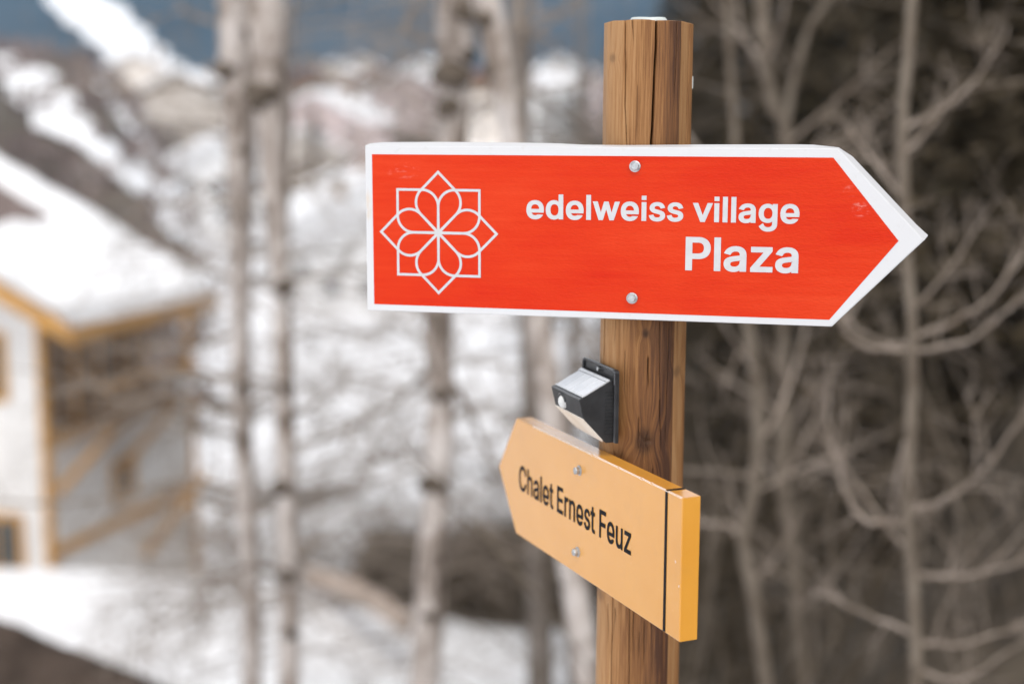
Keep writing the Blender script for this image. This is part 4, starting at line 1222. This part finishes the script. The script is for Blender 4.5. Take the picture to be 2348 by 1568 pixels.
bare_tree('slender_tree', 'thin pale stem at the right with long upswept branches', [(2094, -40), (2076, 250), (2080, 500), (2085, 760), (2088, 1000), (2084, 1150), (2092, 1350), (2098, 1600)], 4.7, [24, 26, 25, 26, 28, 29, 30, 31], m_sap,
          limbs=[([(2086, 800), (2000, 800), (1940, 760), (1890, 660), (1870, 560)], 20, 12, -.2, 3), ([(2086, 790), (2010, 780), (1930, 720), (1870, 640)], 17, 9, .3, 3), ([(2088, 770), (2180, 740), (2260, 690), (2330, 610), (2370, 520)], 20, 12, .2, 3), ([(2090, 805), (2190, 790), (2280, 740), (2360, 660)], 18, 12, -.2, 2),
                 ([(2088, 1172), (2160, 1150), (2230, 1100), (2300, 1020), (2360, 930)], 24, 18, -.3, 2), ([(2082, 1195), (2000, 1195), (1955, 1160), (1925, 1080), (1900, 980), (1895, 880)], 24, 14, .2, 3), ([(2092, 1318), (2180, 1322), (2270, 1310), (2370, 1272)], 24, 18, .2, 2),
                 ([(2094, 1470), (2180, 1478), (2260, 1462), (2370, 1420)], 22, 15, .1, 2), ([(2090, 1450), (1990, 1410), (1900, 1365), (1860, 1350)], 20, 10, .3, 4), ([(2078, 1010), (2060, 1080), (2055, 1130), (2080, 1170)], 20, 16, .1, 1), ([(2076, 290), (2160, 250), (2240, 180), (2310, 60)], 18, 9, .4, 4), ([(2076, 560), (2010, 570), (1960, 540), (1930, 470)], 16, 8, .3, 4), ([(2098, 1530), (2200, 1560), (2300, 1500), (2370, 1460)], 20, 13, -.2, 2)],
          nr=5, rlen=(.3, .7), seed=9, zr=(-1.6, .4), up_=.5, droop=-.4)
bare_tree('slender_tree', 'forked grey stem right of the post top with a branch leaning right', [(1742, -40), (1752, 120), (1770, 240), (1800, 330), (1795, 750), (1802, 950), (1785, 1100), (1815, 1280), (1845, 1600)], 7.0, [30, 30, 27, 25, 25, 28, 28, 29, 31], m_sap,
          limbs=[([(1800, 320), (1812, 220), (1840, 110), (1890, 10), (1930, -80)], 34, 28, -.2, 3), ([(1775, 250), (1740, 150), (1700, 60), (1680, -40)], 18, 10, .3, 4), ([(1795, 1110), (1850, 1000), (1900, 900)], 18, 9, .3, 4)], nr=10, rlen=(.4, 1.0), seed=10, zr=(-2.6, .8), up_=.6, droop=-.3)
bare_tree('slender_tree', 'bent grey stem between the yellow sign end and the thin pale stem', [(1690, 380), (1712, 750), (1742, 900), (1735, 1100), (1705, 1240), (1735, 1400), (1765, 1600)], 6.2, [20, 26, 31, 31, 30, 32, 34], m_sap,
          limbs=[([(1708, 1230), (1660, 1200), (1620, 1200), (1560, 1170)], 26, 18, .2, 3), ([(1720, 1330), (1780, 1280), (1830, 1180)], 16, 9, .3, 3)], nr=10, rlen=(.4, 1.0), seed=12, zr=(-2.4, -.2), up_=.6, droop=-.3, topext=.8)

# farther bare trees that fill the left and centre with a haze of twigs
FT = 'slim leafless trees standing on the slope'
for X, d, w_, sd, lab, z0, z1 in ((566, 12.5, 22, 21, 'slim leafless tree hidden behind the left one of the paired trunks', -5.0, -.2),
                                  (652, 13.5, 24, 22, 'slim leafless tree hidden behind the right one of the paired trunks', -5.4, .8),
                                  (990, 10.5, 24, 23, 'slim leafless tree hidden behind the knotty trunk', -4.2, -.6),
                                  (1000, 16.0, 26, 25, 'farther slim leafless tree in line with the knotty trunk', -6.0, 1.2),
                                  (1320, 14.0, 18, 26, 'slim leafless tree in line with the foot of the leaning trunk', -5.0, -.5),
                                  (1310, 15.0, 18, 27, 'slim leafless tree just left of the post top', -3.0, 1.6)):
    path_ = [(X + 10, 560), (X, 900), (X, 1250), (X + (8 if X < 900 else -8), 1600)] if z1 < 0 else [(X + 16, -40), (X + 10, 400), (X, 900), (X, 1600)]
    bare_tree('leafless_tree', lab, path_, d, [w_ * .5, w_ * .75, w_, w_ * 1.1], m_bark2,
              nr=44 if X < 1100 else 18, rlen=(1.0, 2.9) if X < 1100 else (.8, 2.0), twigmat=m_twig, seed=sd, zr=(z0, z1), group=FT, kids=(5, 6), lev=2)


def shrub(name, label, base, hgt, spread, nst, seed, mat_, group=None, lev=1, kids=(5, 3), r=(.006, .013), droop=.5, outward=.5):
    random.seed(seed)
    root = empty(name, base, label, 'shrub', group)
    for k in range(nst):
        an = rnd(0, 2 * PI)
        dv = Vector((math.cos(an) * outward, math.sin(an) * outward, 1))
        p0 = base + Vector((rnd(-1, 1) * spread, rnd(-1, 1) * spread, -.05))
        mb = MB()
        grow(mb, p0, dv, hgt * rnd(.6, 1.1), rnd(*r), lev + 1, .16, kids, droop, 5, .45)
        mb.build('stem', mat_, root, smooth=True)
    return root


SH = 'tangled bare shrubs on the wooded bank'
random.seed(40)
places = []
for k in range(22):
    d = 6.2 + (k % 11) * .62 + rnd(0, .4)
    X = 1560 + ((k * 397) % 800) * (.62 if k % 4 else 1.0) + rnd(-20, 20)
    places.append((X, d))
for k, (X, d) in enumerate(places):
    x = (X - 1174) / F * d
    base = Vector((x, d, ground(x, d)))
    top = .4 + EYE - base.z
    shrub('bare_shrub', 'tangled leafless grey shrub on the bank right of the post', base, min(3.6, 1.6 + .28 * max(top, 0) + rnd(0, .8)), .35, 7, 100 + k, (m_sap, m_twig_d)[k % 2], SH, outward=.45, droop=.35)
DS = 'dark scrub behind the knotty trunk'
for k, (X, d, h_) in enumerate(((1080, 27.5, 3.0), (1150, 28.0, 3.2), (1230, 28.0, 3.4), (1320, 27.2, 3.6), (1190, 29.0, 3.6), (1290, 29.0, 3.8), (1380, 24.0, 3.8), (1110, 29.5, 3.6), (1210, 27.3, 3.4), (1070, 29.5, 3.2), (1260, 27.6, 3.6), (1340, 28.0, 3.8), (1150, 30.5, 3.6), (1420, 26.0, 4.0), (840, 30.0, 4.2), (900, 31.0, 4.6), (770, 31.5, 3.8), (960, 30.0, 4.4), (1030, 29.0, 4.4), (1440, 22.0, 3.4), (700, 33, 3.6))):
    x = (X - 1174) / F * d
    shrub('dark_shrub', 'dense dark leafless shrub beyond the snow bank left of the post foot', Vector((x, d, ground(x, d))), h_, .9, 16, 200 + k, m_twig_d, DS, lev=2, kids=(5, 6), r=(.012, .025), droop=.3, outward=.6)
for k, (X, d, h_) in enumerate(((150, 20, 2.6), (330, 22, 2.8), (420, 24, 3.0), (480, 25, 3.0))):
    x = (X - 1174) / F * d
    shrub('bare_shrub', 'thin leafless shrub sticking out of the snow before the grey chalet', Vector((x, d, ground(x, d))), h_, .5, 8, 240 + k, m_twig, 'thin shrubs before the chalet', lev=1, kids=(5, 5), r=(.010, .018), droop=.2)


def conifer_meshes(seed, H, mat_n):
    random.seed(seed)
    tr = MB()
    tr.tube([(0, 0, -.3), (rnd(-.1, .1), rnd(-.1, .1), H * .5), (0, 0, H)], [H * .016, H * .011, .015], 8)
    cr_ = MB()
    for wv in range(34):
        f = (wv + .5) / 34
        z_ = H * (.06 + .93 * f)
        Lb = H * .20 * (1 - f) ** .75 + .15
        for j in range(8):
            an = 2 * PI * (j + rnd(-.35, .35)) / 8 + wv * .9
            dv = Vector((math.cos(an), math.sin(an), rnd(-.30, .05)))
            ln_b = Lb * rnd(.65, 1.12)
            P = [Vector((0, 0, z_)) + dv * (ln_b * u) + Vector((0, 0, -.10 * ln_b * math.sin(u * PI) + .06 * ln_b * u * u)) for u in (0, .33, .66, 1)]
            cr_.tube(P, [.018, .013, .008, .004], 3, False)
            for s in range(16):
                u = rnd(.12, 1)
                i = min(int(u * 3), 2)
                q_ = P[i].lerp(P[i + 1], u * 3 - i)
                sd = Vector((-dv.y, dv.x, 0)) * random.choice((-1, 1))
                tip = q_ + (dv * rnd(.2, .6) + sd * rnd(.3, .8)) * (.26 + .10 * ln_b) * rnd(.7, 1.3) + Vector((0, 0, rnd(-.22, .02)))
                wd = Vector((rnd(-.06, .06), rnd(-.06, .06), rnd(-.09, .03)))
                b_ = len(cr_.v)
                md = q_.lerp(tip, .5)
                cr_.v += [tuple(q_), tuple(md + wd), tuple(tip), tuple(md - wd + Vector((0, 0, -.05)))]
                cr_.f += [(b_, b_ + 1, b_ + 2), (b_, b_ + 2, b_ + 3)]
    a_ = tr.mesh('trunk'); a_.materials.append(m_twig_d)
    c_ = cr_.mesh('crown'); c_.materials.append(mat_n)
    return a_, c_


CON = [conifer_meshes(51, 15, m_needle), conifer_meshes(52, 13, m_needle2), conifer_meshes(53, 11, m_needle2)]


def conifer(X, d, k, label, group, s=1.0):
    x = (X - 1174) / F * d
    z_ = ground(x, d)
    root = empty('conifer_tree', (x, d, z_), label, 'tree', group)
    root.rotation_euler.z = rnd(0, 6.28)
    root.scale = (s, s, s)
    for me_, nm in zip(CON[k], ('trunk', 'crown')):
        o = bpy.data.objects.new(nm, me_); COL.objects.link(o); o.parent = root
    return root


random.seed(60)
CG = 'dark conifers of the wood on the right'
for X, d, k, s in ((1560, 24, 1, .8), (1640, 19, 2, .8), (1720, 26, 0, .8), (1790, 17, 1, .72), (1880, 22, 2, .95), (1950, 15, 1, .75), (2030, 20, 0, .8), (2110, 14, 2, .85), (2180, 18, 0, .85), (2260, 13, 0, .75), (2330, 17, 1, .9), (2400, 12, 2, .9), (2450, 16, 0, .9), (1480, 30, 1, .75), (1600, 32, 0, .9), (1830, 30, 0, .95), (2080, 28, 0, 1.0), (2300, 25, 0, 1.0), (1700, 14, 2, .55), (2010, 11.5, 2, .55), (2210, 10.5, 1, .5), (2150, 9.2, 2, .42), (2290, 9.0, 1, .42), (2380, 9.6, 0, .45), (2050, 9.8, 1, .40), (2440, 8.6, 2, .42)):
    conifer(X, d, k, 'dark brownish conifer in the dense wood behind the right half of the signs', CG, s)
for X, d, k, s in ((1250, 75, 0, .9), (1330, 90, 1, 1.0), (1410, 60, 1, .8), (1290, 120, 0, 1.0), (720, 140, 0, .8)):
    conifer(X, d, k, 'small far conifer on the thawed slope left of the post top', 'far conifers', s)

# brown scrub all over the thawed hillside behind the chalet: one mass
random.seed(71)
mb = MB()
for k in range(420):
    y = rnd(48, 165)
    x = -rnd(.10, .48) * y
    if -x / y < .22: continue
    z_ = ground(x, y)
    h_ = rnd(.8, 2.6)
    for j in range(16):
        an = rnd(0, 6.28)
        tip = Vector((x + math.cos(an) * h_ * rnd(.1, .7), y + math.sin(an) * h_ * rnd(.1, .7), z_ + h_ * rnd(.5, 1)))
        sd = Vector((rnd(-1, 1), rnd(-1, 1), rnd(-1, 1))) * .06
        b_ = len(mb.v)
        mb.v += [(x + rnd(-.3, .3), y, z_ - .05), tuple(tip - sd), tuple(tip + sd), tuple(tip + Vector((rnd(-.3, .3), rnd(-.3, .3), -.2)))]
        mb.f += [(b_, b_ + 1, b_ + 2), (b_, b_ + 2, b_ + 3)]
m_scrub = noisy('brown_scrub', (.14, .105, .095), (.29, .235, .22), .35, .9)
tag(mb.build('hillside_scrub', m_scrub), 'reddish brown scrub covering the thawed hillside above the chalet', 'scrub', kind='stuff')

# ================================================================== CHALET
m_stucco = noisy('grey_stucco', (.66, .64, .62), (.75, .73, .71), 1.5, .9, bump=.4, bscale=30)
m_timber = noisy('orange_timber', (.42, .215, .055), (.56, .30, .085), 3, .6, stretch=(1, 1, .2))
m_brown = noisy('brown_timber', (.15, .095, .06), (.26, .17, .10), 4, .75, stretch=(1, 1, .2))
m_shingle = noisy('weathered_shingles', (.12, .085, .075), (.25, .195, .18), 3, .85, bump=.5, bscale=12, bdist=.03)
m_glass = noisy('dark_window_glass', (.02, .03, .035), (.05, .065, .07), 2, .12, spec=.7)
m_cream = noisy('cream_render', (.62, .55, .49), (.72, .66, .60), 1, .9)
m_pink = noisy('pale_pink_render', (.55, .44, .42), (.66, .55, .53), 1, .9)
m_whiter = noisy('white_render', (.74, .735, .73), (.82, .815, .81), 1, .9)
m_redroof = noisy('red_brown_roof', (.16, .07, .06), (.26, .12, .10), 2, .8)
m_bluewall = noisy('pale_blue_render', (.32, .42, .55), (.40, .50, .62), 1, .9)

es = Vector((.2875, .9578, 0)); eg = Vector((-.9578, .2875, 0)); ez = Vector((0, 0, 1))
A0 = at(120, 1335, 30.0)
ch = empty('chalet', (A0.x, A0.y, A0.z - 3), 'grey rendered chalet with orange timber trim and a snowy roof', 'house')


def CP(s, g, z_):
    """chalet point: s metres back along the side wall, g metres left along the gable, z_ above the corner foot"""
    return A0 + es * s + eg * g + ez * z_


def cbox(mb, s0, s1, g0, g1, z0, z1):
    vs = [CP(s, g, z_) for z_ in (z0, z1) for s, g in ((s0, g0), (s1, g0), (s1, g1), (s0, g1))]
    mb.add(vs, [(0, 1, 2, 3), (7, 6, 5, 4), (0, 4, 5, 1), (1, 5, 6, 2), (2, 6, 7, 3), (3, 7, 4, 0)])


SL, GW = 6.3, 11.0
ZE = 6.15                                     # wall head above the corner foot
mb = MB(); cbox(mb, 0, SL, 0, GW, -3.2, 3.2)
mb.build('wall', m_stucco, ch)
# upper storey: timber boards on the side, render on the gable
SU = 4.4                                      # the upper storey and the roof stop short of the lower wing
mb = MB(); cbox(mb, .02, SU, .06, GW - .06, 3.2, ZE)
mb.build('upper_wall', m_stucco, ch)
for k in range(14):
    mb = MB(); cbox(mb, .3 + k * .285, .3 + k * .285 + .27, -.03, .05, 3.45, ZE - .1)
    mb.build('plank', m_brown, ch)
# gable triangle
mb = MB()
gz = .47 * GW / 2
vs = [CP(s, g, z_) for s in (.03, SU - .03) for g, z_ in ((.06, ZE), (GW - .06, ZE), (GW / 2, ZE + gz))]
mb.add(vs, [(0, 1, 2), (5, 4, 3), (0, 3, 4, 1), (1, 4, 5, 2), (2, 5, 3, 0)])
mb.build('gable', m_stucco, ch)
for s_, g_ in ((-.06, -.06), (SL - .12, -.06), (-.06, GW - .10)):
    mb = MB(); cbox(mb, s_, s_ + .18, g_, g_ + .16, -3.2, ZE)
    mb.build('corner_post', m_timber, ch)
for z0, z1 in ((3.02, 3.30), (.55, .75)):
    mb = MB(); cbox(mb, .16, SL - .16, -.10, -.005, z0, z1)
    mb.build('rail', m_timber, ch)
# roof: right-hand slope with overhang; eave low point near the picture's valley
OV, FO, BO = 1.45, 1.0, SU - SL + .7
PIT = .50
mbR, mbS, mbL = MB(), MB(), MB()


def roof_g(X, Y):
    """how far up the slope (g) a line of sight meets the roof"""
    v = ray(X, Y)
    A = np.array([[v.x, -es.x, -eg.x], [v.y, -es.y, -eg.y], [v.z, 0, -PIT]])
    sol = np.linalg.solve(A, np.array([A0.x, A0.y, A0.z + ZE + .47 - EYE]))
    return float(sol[2])


GS = roof_g(150, 518)                          # the snow has slid off above this line


def roof_slab(mb_, s0, s1, g0, g1, th0, th1):
    vs = []
    for s in (s0, s1):
        for g in (g0, g1):
            for th in (th0, th1):
                vs.append(CP(s, g, ZE + .25 + g * PIT + th))
    mb_.add(vs, [(0, 2, 3, 1), (4, 5, 7, 6), (0, 1, 5, 4), (2, 6, 7, 3), (1, 3, 7, 5), (0, 4, 6, 2)])


roof_slab(mbR, -FO, SL + BO, -OV, GW / 2, 0, .22)
# the lying snow: an uneven blanket thinning out up the slope, with a bank left along the far verge
ns_, ng_ = 26, 34
S_ = np.linspace(-FO + .02, SL + BO - .02, ns_); G_ = np.linspace(-OV - .04, GW / 2 - .05, ng_)
vs = []
for s in S_:
    for g in G_:
        n_ = float(vnoise(s * .9 + 7, g * .9, 17)) * .6 + float(vnoise(s * 2.3, g * 2.3, 18)) * .4
        low = 1 - float(sm(g, GS - .5 + n_ * .7, GS + .25 + n_ * .7))
        verge = float(sm(s, SL + BO - 1.7 + n_ * .8, SL + BO - 1.0 + n_ * .8))
        th = .24 + (.20 + .28 * n_) * max(low, verge) - .10 * (1 - max(low, verge))
        if g < G_[0] + .01 or s < S_[0] + .01 or s > S_[-1] - .01: th = min(th, .32)
        vs.append(CP(s, g, ZE + .25 + g * PIT + th))
mbS.add(vs, [(a * ng_ + c, a * ng_ + c + 1, (a + 1) * ng_ + c + 1, (a + 1) * ng_ + c) for a in range(ns_ - 1) for c in range(ng_ - 1)])
edge_ = [a * ng_ for a in range(ns_)]
b_ = len(mbS.v)
for a in range(ns_):
    mbS.v.append(tuple(CP(S_[a], -OV - .03, ZE + .25 - OV * PIT + .20)))
mbS.f += [(edge_[a], edge_[a + 1], b_ + a + 1, b_ + a) for a in range(ns_ - 1)]
b_ = len(mbS.v)
for c in range(ng_):
    mbS.v.append(tuple(CP(S_[0], G_[c], ZE + .25 + G_[c] * PIT + .15)))
mbS.f += [(c, c + 1, b_ + c + 1, b_ + c) for c in range(ng_ - 1)]
vs = []
for s in (-FO, SL + BO):
    for g in (GW / 2, GW + OV):
        zb = ZE + .25 + (GW - g) * PIT
        for th in (0, .6): vs.append(CP(s, g, zb + th))
mbL.add(vs, [(0, 2, 3, 1), (4, 5, 7, 6), (0, 1, 5, 4), (2, 6, 7, 3), (1, 3, 7, 5), (0, 4, 6, 2)])
rf = mbR.build('roof', m_shingle, ch)
so = mkobj('snow_layer', mbS.mesh('snow_layer', ch.location), m_snow, rf, True)
mkobj('roof_left_slope', mbL.mesh('snow_layer', ch.location), m_snow, ch).name = 'far_roof_slope'
# barge board down the gable verge and fascia along the eave
mb = MB()
vs = [CP(s, g, ZE + .25 + g * PIT + th) for s in (-FO - .06, -FO - .005) for g in (-OV - .02, GW / 2) for th in (-.14, .24)]
mb.add(vs, [(0, 2, 3, 1), (4, 5, 7, 6), (0, 1, 5, 4), (2, 6, 7, 3), (1, 3, 7, 5), (0, 4, 6, 2)])
mb.build('barge_board', m_timber, ch)
mb = MB(); cbox(mb, -FO, SL + BO, -OV - .06, -OV - .01, ZE + .25 - OV * PIT - .12, ZE + .25 - OV * PIT + .22)
mb.build('fascia', m_timber, ch)
for k in range(6):
    s_ = -FO + .3 + k * .98
    mb = MB()
    vs = [CP(s, g, ZE + .25 + g * PIT - th) for s in (s_, s_ + .16) for g in (-OV + .02, .3) for th in (.02, .22)]
    mb.add(vs, [(0, 2, 3, 1), (4, 5, 7, 6), (0, 1, 5, 4), (2, 6, 7, 3), (1, 3, 7, 5), (0, 4, 6, 2)])
    mb.build('rafter', m_timber, ch)
# balcony along the side wall
mb = MB(); cbox(mb, .9, SU - .1, -.98, -.01, 3.30, 3.46)
bal = mb.build('balcony', m_brown, ch)
mb = MB(); cbox(mb, .9, SU - .1, -1.0, -.92, 4.22, 4.34)
mkobj('handrail', mb.mesh('handrail', ch.location), m_timber, bal)
for k in range(16):
    mb = MB(); cbox(mb, .95 + k * .2, .95 + k * .2 + .11, -.97, -.94, 3.46, 4.22)
    mkobj('baluster', mb.mesh('baluster', ch.location), m_brown, bal)
mb = MB(); cbox(mb, SU + .75, SL + .15, -.15, GW + .1, 3.22, 3.55)
mb.build('snow_on_wing', m_snow, ch)
# braces
for s0, s1 in ((.2, 1.6), (SU - 1.6, SU - .2)):
    mb = MB()
    mb.tube([CP(s0, -.12, 2.0), CP(s1, -.80, 3.28)], .10, 6)
    mb.build('brace', m_timber, ch)
mb = MB(); mb.tube([CP(3.4, -.30, -.3), CP(SL + .1, -.30, .95)], .12, 6)
mb.build('stair_string', m_timber, ch)


def cwindow(face, u0, u1, z0, z1):
    """a window on the gable ('g') or side ('s') face with timber frame and dark pane"""
    e = .07
    def bx_(a0, a1, b0_, b1_, o0, o1):
        mb = MB()
        if face == 'g': cbox(mb, -o1, -o0, a0, a1, b0_, b1_)
        else: cbox(mb, a0, a1, -o1, -o0, b0_, b1_)
        return mb
    mb = bx_(u0 - .14, u1 + .14, z0 - .14, z0, .002, e)
    for q_ in (bx_(u0 - .14, u1 + .14, z1, z1 + .14, .002, e), bx_(u0 - .14, u0, z0, z1, .002, e), bx_(u1, u1 + .14, z0, z1, .002, e), bx_((u0 + u1) / 2 - .03, (u0 + u1) / 2 + .03, z0, z1, .002, e - .02)):
        mb.add(q_.v, q_.f)
    wn = mb.build('window', m_timber, ch)
    mkobj('pane', bx_(u0, u1, z0, z1, .003, .02).mesh('pane', ch.location), m_glass, wn)


cwindow('g', .80, 1.9, .25, 1.35)
cwindow('g', 1.02, 2.2, 4.15, 5.4)
cwindow('g', 3.2, 4.4, .25, 1.35)
cwindow('g', 3.6, 4.9, 4.15, 5.4)
cwindow('s', 1.2, 2.0, 3.5, 5.3)
cwindow('s', 3.1, 3.9, 3.5, 5.3)
cwindow('s', 2.6, 3.3, 1.2, 2.0)

# ================================================================== VILLAGE
m_farglass = noisy('far_window_glass', (.12, .13, .15), (.20, .21, .23), 1, .2, spec=.6)
def house(X, d, Y, w_, l_, h_, rot, wm, rm, label, snowy=True, pit=.5):
    x = (X - 1174) / F * d
    gz_ = ground(x, d)
    root = empty('village_house', (x, d, gz_), label, 'house', 'far village houses')
    root.rotation_euler.z = rot
    mb = MB(); mb.box((0, 0, h_ / 2 - .5), (w_, l_, h_ + 1))
    mkobj('wall', mb.mesh('wall'), wm, root)
    mb = MB()
    hr = w_ / 2 * pit
    mb.add([(-w_ / 2, y_, h_) for y_ in (-l_ / 2 + .02, l_ / 2 - .02)] + [(w_ / 2, y_, h_) for y_ in (-l_ / 2 + .02, l_ / 2 - .02)] + [(0, y_, h_ + hr) for y_ in (-l_ / 2 + .02, l_ / 2 - .02)],
           [(0, 2, 4), (1, 5, 3), (0, 4, 5, 1), (2, 3, 5, 4)])
    mkobj('gable', mb.mesh('gable'), wm if snowy else m_brown, root)
    ov = .9
    mb = MB()
    for sx in (-1, 1):
        vs = []
        for y_ in (-l_ / 2 - ov, l_ / 2 + ov):
            for xx in (0, w_ / 2 + ov):
                for th in (.03, .45):
                    vs.append((sx * xx, y_, h_ + hr - xx * pit + th))
        mb.add(vs, [(0, 2, 3, 1), (4, 5, 7, 6), (0, 1, 5, 4), (2, 6, 7, 3), (1, 3, 7, 5), (0, 4, 6, 2)])
    rf_ = mkobj('roof', fixn(mb.mesh('roof')), m_snow if snowy else rm, root)
    mb = MB(); mb.box((w_ * .2, l_ * .15, h_ + hr + .3), (.8, .8, 1.8))
    mkobj('chimney', mb.mesh('chimney'), m_brown, rf_)
    wm_ = MB(); wm_.box((0, 0, 0), (.95, .12, 1.1)); wme = wm_.mesh('window'); wme.materials.append(m_farglass)
    for st in range(max(1, int(h_ // 2.8))):
        for k in range(int(w_ // 3)):
            o = bpy.data.objects.new('window', wme); COL.objects.link(o); o.parent = root
            o.location = (-w_ / 2 + 1.8 + k * (w_ - 2.4) / max(1, int(w_ // 3) - .5), -l_ / 2 - .03, 1.6 + st * 2.8)
    return root


V = [(690, 150, 9, 9, 6, .2, m_cream, True, 'cream house with snowy roof right of the paired trunks'),
     (760, 175, 12, 9, 6, -.3, m_pink, True, 'large pinkish house beside the cream one left of the red sign'),
     (815, 120, 8, 9, 5.5, .5, m_whiter, True, 'white house touching the left edge of the red sign'),
     (700, 230, 12, 10, 6, .3, m_pink, False, 'pinkish house with bare red roof above the paired trunks'),
     (780, 260, 14, 10, 6, -.1, m_cream, True, 'long cream house high above the left end of the red sign'),
     (870, 240, 12, 9, 7, .2, m_whiter, False, 'white house with bare red roof above the red sign'),
     (905, 285, 9, 9, 6, .1, m_bluewall, True, 'small pale blue house above the red sign'),
     (955, 225, 13, 10, 6, -.2, m_pink, True, 'pinkish house just left of the knotty trunk top'),
     (980, 300, 12, 9, 6, .3, m_whiter, True, 'white house highest up beside the knotty trunk top'),
     (840, 330, 15, 10, 6, 0, m_cream, True, 'broad cream house at the top edge of the village'),
     (1090, 210, 11, 9, 7, .2, m_cream, False, 'cream house with bare roof seen between knotty and leaning trunks'),
     (1240, 215, 11, 9, 7, -.4, m_whiter, True, 'white house right of the leaning trunk near the sign top'),
     (1320, 240, 12, 10, 7, .3, m_pink, True, 'pinkish house just left of the post above the sign'),
     (1270, 360, 16, 10, 6, .1, m_whiter, True, 'long white building far up left of the post top'),
     (330, 205, 13, 10, 5.5, .15, m_cream, True, 'cream house under the long dark branch at upper left'),
     (440, 200, 16, 9, 5.5, -.1, m_cream, True, 'cream house left of the paired trunks at upper left'),
     (500, 130, 10, 9, 6, .3, m_whiter, True, 'white house close behind the paired trunks'),
     (735, 105, 8, 8, 4.5, .35, m_whiter, True, 'nearest small white house right of the paired trunks'),
     (900, 95, 9, 8, 4.5, -.3, m_whiter, True, 'small white house below the left end of the red sign')]
for X, d, w_, l_, h_, rot, wm, snowy, lab in V:
    house(X, d, 0, w_, l_, h_, rot, wm, m_redroof, lab, snowy)

# ================================================================== BANK AND LOG IN FRONT OF THE SNOW
m_bank = noisy('bare_earth', (.050, .036, .028), (.125, .092, .074), 2.2, .95, bump=.8, bscale=14, bdist=.08)
mb = MB()
gy = np.linspace(8.5, 13.0, 26); gs = np.linspace(0, 1, 40)
crest = [at(X, Y, 11.0) for X, Y in ((-420, 1230), (-200, 1335), (-20, 1420), (120, 1478), (260, 1535), (380, 1590), (520, 1660))]
cx_ = [q_.x for q_ in crest]; cz_ = [q_.z for q_ in crest]
vs = []
for y in gy:
    for s in gs:
        x = -7.5 + s * 6.2
        zc = float(np.interp(x, cx_, cz_))
        g_ = ground(x, y) - .1
        k = math.exp(-((y - 11.0) / 1.0) ** 2)
        vs.append((x, y, g_ + max(0, zc - g_) * k + .05 * float(vnoise(x * 4, y * 4, 3))))
nS = len(gs)
mb.add(vs, [(i * nS + j, i * nS + j + 1, (i + 1) * nS + j + 1, (i + 1) * nS + j) for i in range(len(gy) - 1) for j in range(nS - 1)])
tag(mb.build('earth_bank', m_bank, smooth=True), kind='structure')
for k, X in enumerate((110, 200, 300)):
    x = at(X, 1480, 10.3).x
    shrub('bare_shrub', 'small pale dead shrub rooted in the brown earth bank at lower left', Vector((x, 10.3, float(np.interp(x, cx_, cz_)) - .45)), .75, .12, 5, 300 + k, m_twig, 'dead shrubs on the earth bank', lev=1, kids=(4, 3), r=(.008, .014))
m_log = noisy('weathered_log', (.40, .31, .25), (.58, .48, .42), 5, .8)
LP_ = smooth_path([at(715, 1318, 26.5), at(790, 1345, 25.5), at(860, 1378, 24.7), at(935, 1432, 24.0)], 5)
lg = empty('fallen_log', LP_[0], 'pale weathered log lying along the top of the snow bank', 'log')
mb = MB(); mb.tube(LP_, [.19, .20, .19, .18, .19] * 3 + [.18], 10)
mb.build('stem', m_log, lg, smooth=True)
mb = MB(); mb.tube([LP_[6], LP_[6] + Vector((.1, -.1, .45))], [.06, .03], 6)
mb.build('branch_stub', m_log, lg)

# ================================================================== HAZE
m_haze = bpy.data.materials.new('mountain_air')
m_haze.use_nodes = True
t = m_haze.node_tree
t.nodes.remove(t.nodes['Principled BSDF'])
pv = t.nodes.new('ShaderNodeVolumePrincipled')
pv.inputs['Color'].default_value = (.42, .70, 1.0, 1)
pv.inputs['Density'].default_value = .00027
pv.inputs['Anisotropy'].default_value = .0
t.links.new(pv.outputs[0], t.nodes['Material Output'].inputs['Volume'])
mb = MB()
mb.box((0, 545, 85), (2500, 1260, 240))
hz = tag(mb.build('haze', m_haze), 'thin bluish air between the camera and the mountain', 'haze', kind='stuff')
